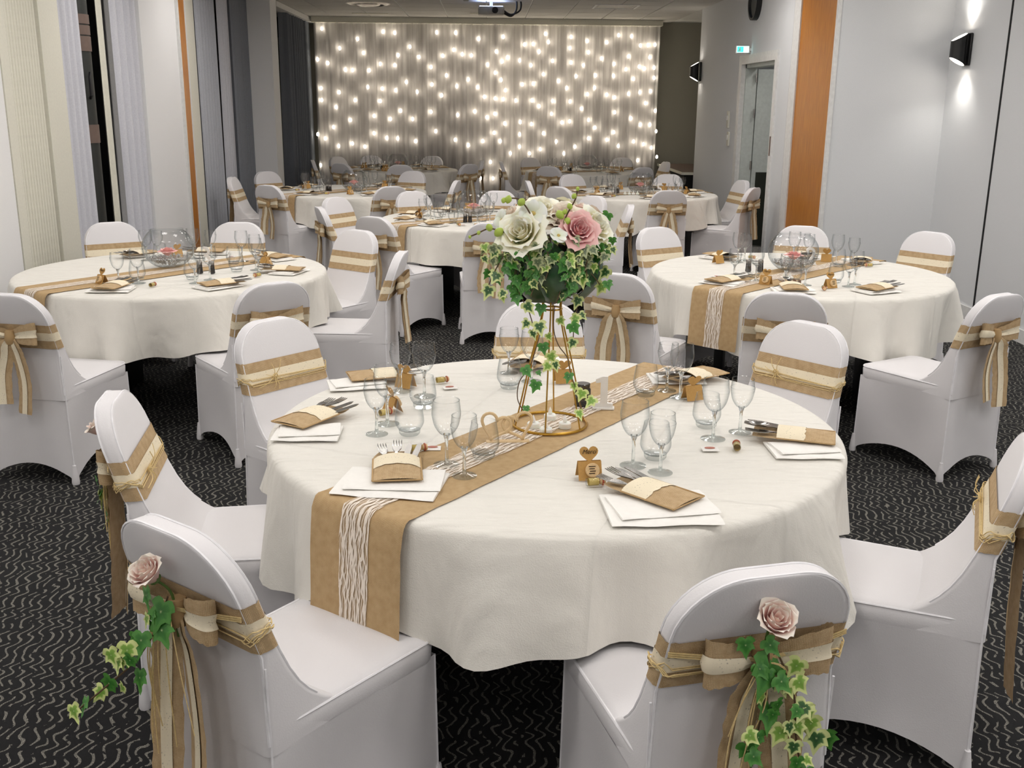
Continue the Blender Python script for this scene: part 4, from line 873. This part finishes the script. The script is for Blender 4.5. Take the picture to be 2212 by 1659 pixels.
# orchids: five petals and a lip
OP = petal_mesh('petal', 'petal_white', .5, .42, 1.9, .30, .18, 6, .6)
OPET = grid_sheet(6, 6, lambda u, v: ((u-.5)*.78*math.sin(math.pi*min(.97, .1+v*.87))**.6, v*.62, .06*math.sin(v*3)-.22*(u-.5)**2*v), 'petal_white', 'petal')
LIP = mesh('orchid', *lathe([(0, -.02), (.07, 0), (.12, .05), (.09, .12), (.03, .15), (0, .15)], 12), 'vial_gold')
for k, (px, py, dy, size, face) in enumerate([(1152, 462, -.10, .062, (-.1, -.9, .4)), (1206, 510, -.145, .044, (.3, -.6, .75)), (1086, 476, -.03, .050, (-.8, -.6, .2))]):
    d = Vector(face).normalized(); o = ob('orchid', LIP, fc); o.matrix_local = aim(pz(px, py, dy)-C0, d, k) @ Matrix.Scale(size, 4)
    for q in range(5):
        p = ob('petal', OPET, o); wd_ = 1.35 if q in (1, 4) else .72
        p.matrix_local = Matrix.Rotation(2*math.pi*q/5+(.15 if q == 1 else -.15 if q == 4 else 0), 4, 'Z') @ Matrix.Rotation(R_(12 if q in (1, 4) else 22), 4, 'X') @ Matrix.Diagonal((wd_, 1.05, 1, 1))
BUD = mesh('bud', *lathe([(0, -1.1), (.55, -.75), (.9, -.1), (.8, .5), (.4, .95), (0, 1.15)], 12), 'bud_green')
for stem, bl in (([(1150, 470), (1135, 445), (1120, 430), (1095, 428)], [(1126, 437, .012), (1098, 431, .011), (1088, 433, .008)]), ([(1100, 505), (1078, 498), (1055, 494), (1030, 505), (1012, 512)], [(1077, 502, .014), (1057, 492, .011), (1034, 503, .006), (1015, 512, .005)]), ([(1212, 500), (1222, 470), (1232, 450), (1243, 430), (1248, 408)], [(1210, 464, .013), (1225, 478, .011), (1231, 446, .009), (1240, 424, .008), (1248, 408, .006), (1220, 458, .008)])):
    v = ob('bud_stem', mesh('bud_stem', *tube(spline([pz(x, y, -.11)-C0 for x, y in stem], 6), .0022, 6), 'bark'), fc)
    for x, y, r in bl: b = ob('bud', BUD, v, pz(x, y, -.115)-C0, (random.uniform(-.5, .5), random.uniform(-.8, .8), 0)); b.scale = (r,)*3
def pxvine(path, lv, seed):
    P3 = [pz(*q) for q in path]; L = []
    for x, y, dy, sz, kind in lv: p = pz(x, y, dy); f = camdir(p)+Vector((random.uniform(-.5, .5), 0, random.uniform(-.2, .5))); L.append((p, sz, kind, f))
    vine(fc, P3, L, seed, inv=inv)
pxvine([(1110, 525, -.10), (1092, 545, -.12), (1072, 580, -.12), (1060, 605, -.11), (1050, 632, -.10)], [(1070, 598, -.125, .044, 'var'), (1054, 630, -.11, .046, 'var'), (1086, 642, -.10, .032, 'lime'), (1052, 592, -.10, .030, 'green'), (1098, 580, -.12, .034, 'green'), (1080, 560, -.12, .03, 'grey')], 1)
pxvine([(1120, 560, -.11), (1112, 600, -.12), (1128, 645, -.11), (1142, 672, -.10), (1152, 705, -.10)], [(1142, 664, -.11, .046, 'var'), (1136, 700, -.10, .034, 'var'), (1166, 708, -.115, .046, 'var'), (1152, 722, -.10, .034, 'var'), (1168, 668, -.09, .036, 'green'), (1108, 622, -.11, .034, 'green'), (1126, 612, -.12, .034, 'grey')], 2)
pxvine([(1245, 545, -.10), (1262, 575, -.11), (1285, 600, -.08), (1304, 628, -.06)], [(1252, 570, -.12, .040, 'var'), (1258, 605, -.12, .044, 'lime'), (1306, 590, -.07, .044, 'var'), (1298, 622, -.07, .044, 'lime'), (1312, 540, -.04, .036, 'var'), (1310, 468, .0, .034, 'green'), (1232, 590, -.10, .026, 'grey')], 3)
pxvine([(1220, 640, -.06), (1246, 655, -.08), (1240, 700, -.08), (1238, 745, -.07)], [(1247, 652, -.09, .042, 'var'), (1242, 690, -.09, .040, 'lime'), (1240, 708, -.10, .040, 'green'), (1236, 742, -.08, .038, 'var'), (1212, 642, -.08, .036, 'green'), (1258, 682, -.08, .03, 'var')], 4)
pxvine([(1198, 660, -.05), (1196, 710, -.05), (1206, 745, -.06), (1225, 772, -.07), (1231, 800, -.09), (1241, 832, -.10), (1252, 862, -.10), (1255, 890, -.10)], [(1174, 752, -.06, .036, 'green'), (1192, 772, -.07, .040, 'lime'), (1182, 792, -.08, .034, 'lime'), (1200, 790, -.08, .036, 'var'), (1228, 815, -.10, .034, 'green'), (1240, 835, -.10, .030, 'lime'), (1256, 852, -.12, .040, 'lime'), (1276, 868, -.12, .042, 'lime'), (1252, 895, -.11, .036, 'lime'), (1186, 728, -.05, .028, 'lime'), (1212, 694, -.06, .032, 'lime')], 5)
pxvine([(1172, 700, -.06), (1160, 745, -.07), (1145, 790, -.09), (1122, 825, -.11), (1118, 862, -.11), (1132, 890, -.10)], [(1138, 802, -.10, .038, 'green'), (1156, 834, -.11, .038, 'green'), (1137, 884, -.11, .026, 'green'), (1164, 806, -.08, .018, 'green')], 6)
rg = random.Random(5)
for cx_, cy_, n, dy, kk in ((1182, 563, 22, -.15, 'grey'), (1092, 556, 18, -.12, 'grey'), (1264, 548, 16, -.13, 'grey'), (1110, 580, 14, -.11, 'green'), (1292, 552, 12, -.07, 'green'), (1185, 528, 6, -.12, 'green'), (1150, 600, 10, -.13, 'green'), (1225, 575, 16, -.14, 'green'), (1120, 610, 12, -.11, 'green'), (1262, 590, 12, -.12, 'green'), (1205, 615, 12, -.12, 'green'), (1140, 565, 12, -.14, 'green'), (1240, 562, 12, -.14, 'grey')):
    L = []
    for k in range(n):
        x, y = cx_+rg.gauss(0, 20), max(518, cy_+rg.gauss(0, 17)); p = pz(x, y, dy+rg.uniform(-.02, .02)); L.append((p, rg.uniform(.022, .040), kk if rg.random() < .72 else ('var' if rg.random() < .5 else 'lime'), camdir(p)+Vector((rg.uniform(-.8, .8), rg.uniform(-.4, .4), rg.uniform(-.5, .8)))))
    vine(fc, [pz(cx_, cy_-20, dy), pz(cx_+6, cy_+8, dy), pz(cx_-4, cy_+40, dy)], L, 50+cx_, 'ivy_sprig', inv)
# --- small things at the centre of the nearest table
TC = mesh('wax_cup', *lathe([(0, 0), (.0185, 0), (.019, .002), (.019, .015), (.016, .018), (0, .0175)], 24), 'tea_wax'); TF = mesh('flame_tip', *lathe([(0, .017), (.006, .019), (.0065, .024), (.004, .032), (0, .042)], 12), 'tea_wax')
for k, (px, py, w_) in enumerate(((1188, 906, 'rear'), (1152, 924, 'left'), (1179, 936, 'front'), (1220, 924, 'right'))):
    o = empty('tea_light', (*xy(px, py), RZ)); ob('wax_cup', TC, o); ob('flame_tip', TF, o); tag(o, f'white battery tea light, {w_} of the four inside the gold ring', 'tea light', 'tea lights inside the gold ring')
jr = empty('glass_jar', (*xy(1258, 876), RZ)); tag(jr, 'small smoky glass jar beside the gold flower stand', 'jar')
ob('body', mesh('body', *lathe([(0, .002), (.024, .002), (.026, .006), (.026, .056), (.022, .062)], 28), 'smoke_glass'), jr); ob('rim', mesh('rim', *lathe([(.0222, .060), (.0235, .062), (.0235, .074), (.0215, .075)], 28), 'smoke_glass'), jr); ob('base', mesh('base', *lathe([(0, 0), (.026, 0), (.0262, .005), (0, .006)], 28), 'black'), jr)
nb = empty('table_number', (*xy(1303, 884), RZ), -.12); tag(nb, 'white wooden numeral 1 standing on the nearest runner', 'table number')
ob('numeral', mesh('numeral', *up_prism([(-.030, .006), (.030, .006), (.030, .018), (.0125, .020), (.0125, .108), (-.004, .108), (-.026, .098), (-.026, .086), (-.0105, .088), (-.0105, .020), (-.030, .018)], .012), 'white_card', smooth=False), nb); ob('foot', bevel_box('foot', (.07, .03, .006), 'white_card', .001, 1), nb, (0, .006, .003))
hb = xy(1097, 955); ht = empty('heart_ornament', (*hb, RZ), .05); tag(ht, 'pale plywood ornament of two entwined hearts', 'ornament')
for k, dx in ((0, -.036), (1, .030)):
    hp = [(x*1.0+dx, .004*k, z+.050) for x, z in heart2d(.043, 36)]; rt_ = Matrix.Translation((dx, 0, .05)) @ Matrix.Rotation(R_(18 if k == 0 else -18), 4, 'Y') @ Matrix.Translation((-dx, 0, -.05))
    ob('heart', mesh('heart', *xf(closed_tube(hp, .0045, 6, flat=(0, 1, 0)), rt_), 'ply'), ht)
ob('base', bevel_box('base', (.125, .022, .005), 'ply', .001, 1), ht, (0, 0, .0025))

# ------------------------------------------------------------------ fishbowls, shakers and numbers on the other tables
BW = [(0, .004), (.055, .004), (.095, .022), (.133, .065), (.146, .115), (.138, .160), (.112, .198), (.092, .214), (.090, .222), (.093, .2225)]
BOWL = mesh('fishbowl', *lathe([(p.x, p.y) for p in spline([(x, z, 0) for x, z in BW], 4)], 40), 'glass')
bm_ = bmesh.new(); rb = random.Random(3)
for k in range(420):
    r = .118*math.sqrt(rb.random()); a = rb.uniform(0, 6.283); zmax = .05-.012*(r/.118); z = .012+max(0, (r/.118)**2)*.040+rb.random()*max(.006, zmax-(r/.118)**2*.035)
    bmesh.ops.create_icosphere(bm_, subdivisions=1, radius=rb.uniform(.004, .0075), matrix=Matrix.Translation((r*math.cos(a), r*math.sin(a), z)))
BEAD = bpy.data.meshes.new('glass_beads'); bm_.to_mesh(BEAD); bm_.free(); thin_glass('bead_glass', 'f7f8f8', 'b9bfc0', .30); BEAD.materials.append(M['bead_glass']); BEAD.polygons.foreach_set('use_smooth', [True]*len(BEAD.polygons))
SMALLROSE = one_mesh('pink_flower', [('petal', (lambda me, ph: (me.transform(Matrix.Rotation(ph, 4, 'Z')), me)[1])(m.copy(), p+2*math.pi*k/n)) for m, n, p in ROSE['blush'] for k in range(n)]); SMALLROSE.transform(Matrix.Scale(.050, 4))
SHK = mesh('body', *lathe([(0, 0), (.017, 0), (.018, .003), (.015, .048), (.0145, .052)], 20), 'smoke_glass'); SHC = mesh('cap', *lathe([(.0155, .050), (.0155, .062), (.012, .069), (0, .071)], 20), 'salt_lid'); SHF = mesh('filling', *lathe([(0, .003), (.0155, .003), (.014, .032), (0, .033)], 16), 'brown_band')
bpos = {2: (365, 576), 3: (1710, 585), 4: (1022, 468), 5: (773, 413), 6: (1382, 417), 7: (858, 370), 8: (1276, 366)}
for i, (cx, cy) in TABLES.items():
    if i == 1: continue
    p = at(*bpos[i], RZ); d = Vector((p.x-cx, p.y-cy))
    if d.length > .12: d = d.normalized()*.12
    bx, by_ = cx+d.x, cy+d.y; tn = TNAME[i]
    tag(ob('fishbowl', BOWL, None, (bx, by_, RZ)), f'round clear fishbowl at the middle of the {tn}', 'bowl')
    bd_ = tag(ob('glass_beads', BEAD, None, (bx, by_, RZ+.004), (0, 0, i)), f'clear glass beads filling the fishbowl on the {tn}', 'beads'); bd_['kind'] = 'stuff'
    tag(ob('pink_flower', SMALLROSE, None, (bx, by_-.02, RZ+.070)), f'pink flower lying in the fishbowl on the {tn}', 'flower')
    ra = R_(RUN[i]); e = Vector((math.cos(ra), math.sin(ra))); tq = Vector((-e.y, e.x)) if i != 3 else Vector((e.y, -e.x)); 
    for k, w_ in enumerate(('left', 'right')):
        s0 = {2: (432, 590), 3: (1616, 586), 4: (1005, 480)}.get(i)
        q = Vector(at(s0[0]+26*k*(1 if i < 4 else .4), s0[1], RZ)[:2]) if s0 else Vector((cx, cy))-e*.24+tq*(.02+.05*k)
        o = empty('salt_shaker' if k == 0 else 'pepper_shaker', (q.x, q.y, RZ)); ob('body', SHK, o); ob('cap', SHC, o); ob('filling', SHF, o); tag(o, f'{w_} metal topped shaker of the pair on the {tn}', 'shaker')
    if i in (3, 6, 2):
        q = at(*{3: (1752, 571), 6: (1424, 418), 2: (446, 572)}[i], RZ); q = Vector((q.x, q.y)); dd = q-Vector((cx, cy))
        if dd.length > .32: q = Vector((cx, cy))+dd.normalized()*.32
        o = empty('table_number', (q.x, q.y, RZ), .1); ne = ob('numeral', font_mesh('numeral', {3: '2', 6: '5', 2: '3'}[i], .15, .006, 'white_card'), o, (0, 0, .004), (R_(90), 0, 0)); ob('foot', bevel_box('foot', (.07, .03, .006), 'white_card', .001, 1), o, (0, 0, .003)); tag(o, f'white numeral {({3: "2", 6: "5", 2: "3"})[i]} standing on the {tn}', 'table number')
    if i in (3, 6):
        for k in range(4 if i == 6 else 2):
            q = at(1350+9*k, 420, RZ) if i == 6 else at(1692+14*k, 604, RZ); o = empty('tea_light', (q.x, q.y, RZ)); ob('wax_cup', TC, o); ob('flame_tip', TF, o); tag(o, f'white tea light, {("leftmost", "second", "third", "rightmost")[k if i == 6 else 3*k]} before the fishbowl on the {tn}', 'tea light', f'tea lights on the {tn}')

# ------------------------------------------------------------------ rose and ivy corsages tied to the nearest chairs
def corsage(nm, vines, rosepos, rk, seed, face=(0, -.62, .78)):
    ch = CHAIRS[(1, nm)][0]; bpy.context.view_layer.update(); mw = Matrix.Translation(ch.location) @ Matrix.Rotation(ch.rotation_euler.z, 4, 'Z')
    o = empty('chair_corsage'); o.matrix_world = mw @ Matrix.Translation((0, back_y(.7)-TH/2-.03, .70)); tag(o, f'blush rose with ivy tied behind the {nm} chair of the nearest table', 'corsage')
    z0 = Vector((0, back_y(.7)-TH/2-.03, .70)); rnd = random.Random(seed); f = Vector(face).normalized()
    rose(o, aim(Vector(rosepos)-z0-f*.03, f, seed), rk, .052, seed, tight=True)
    ob('rose_stem', mesh('rose_stem', *tube(spline([Vector(rosepos)-z0-f*.035, Vector((0, -.005, .03)), Vector((.01, -.005, -.06))], 5), .003, 6), 'stem_green'), o)
    for vi, (path, lv) in enumerate(vines):
        sm = spline(path, 6); lv = list(lv)
        for k in range(11):
            q = rnd.choice(sm[3:]); lv.append((q+Vector((rnd.uniform(-.028, .028), rnd.uniform(-.022, -.004), rnd.uniform(-.03, .02))), rnd.uniform(.026, .042), rnd.choice(('lime', 'green', 'var', 'lime') if vi else ('green', 'green', 'lime'))))
        vine(o, [Vector(p)-z0 for p in path], [(Vector(p)-z0, s, k, Vector((rnd.uniform(-.5, .5), -1, rnd.uniform(-.1, .6)))) for p, s, k in lv], seed+vi, r=.002)
    parts = []
    for k in range(7):
        a = rnd.uniform(-1, 1); l = rnd.uniform(.12, .42); parts.append(tube(spline([(0, -.012, .0), (a*.04, -.03, -.02), (a*.08, -.035, -l*.5), (a*.09+rnd.uniform(-.03, .03), -.03, -l)], 5), .0013, 4))
    for sx in (-1, 1):
        for k in range(3): parts.append(tube(spline([(0, -.008, .002*k), (sx*.10, -.012+.012, .012+.004*k), (sx*.185, .018, .02+.004*k)], 5), .0016, 4))
    ob('raffia', mesh('raffia', *join(*parts), 'raffia'), o)
yb = back_y(.7)-TH/2-.045
corsage('front right', [([(0, yb, .74), (.0, yb-.01, .66), (-.02, yb-.02, .56), (-.03, yb-.02, .46)], [((-.012, yb-.015, .685), .085, 'green'), ((.03, yb-.01, .655), .045, 'lime'), ((.0, yb-.02, .60), .06, 'green'), ((-.035, yb-.02, .53), .05, 'green'), ((-.055, yb-.015, .75), .04, 'green'), ((-.04, yb-.015, .46), .05, 'lime'), ((.0, yb-.01, .74), .04, 'green')]),
    ([(.02, yb, .72), (.05, yb-.02, .64), (.06, yb-.025, .55), (.085, yb-.03, .45), (.12, yb-.03, .40)], [((.045, yb-.025, .70), .045, 'lime'), ((.06, yb-.02, .66), .045, 'lime'), ((.065, yb-.03, .61), .045, 'var'), ((.085, yb-.03, .575), .045, 'lime'), ((.10, yb-.03, .54), .05, 'var'), ((.02, yb-.03, .565), .045, 'lime'), ((.13, yb-.02, .53), .045, 'green'), ((.08, yb-.03, .46), .055, 'green'), ((.14, yb-.03, .43), .06, 'lime'), ((.05, yb-.03, .44), .04, 'lime')])], (.0, yb-.02, .800), 'blush', 31)
corsage('front left', [([(0, yb, .73), (-.02, yb-.02, .66), (-.04, yb-.06, .60), (-.08, yb-.10, .55), (-.12, yb-.15, .50)], [((-.0, yb-.02, .70), .07, 'green'), ((.01, yb-.025, .665), .06, 'green'), ((-.03, yb-.05, .64), .05, 'green'), ((-.05, yb-.07, .62), .05, 'lime'), ((-.075, yb-.09, .61), .045, 'lime'), ((-.08, yb-.10, .55), .05, 'green'), ((-.03, yb-.06, .56), .05, 'green'), ((-.11, yb-.14, .51), .04, 'green'), ((-.05, yb-.015, .72), .05, 'green')])], (-.02, yb-.03, .790), 'blush', 41)
corsage('left', [([(0, yb, .73), (.0, yb-.02, .66), (.0, yb-.02, .58), (.01, yb-.02, .50)], [((0, yb-.02, .64), .05, 'green'), ((.03, yb-.03, .60), .05, 'green'), ((-.02, yb-.02, .57), .045, 'lime'), ((.03, yb-.02, .54), .045, 'green')])], (.02, yb-.02, .80), 'blush', 51)
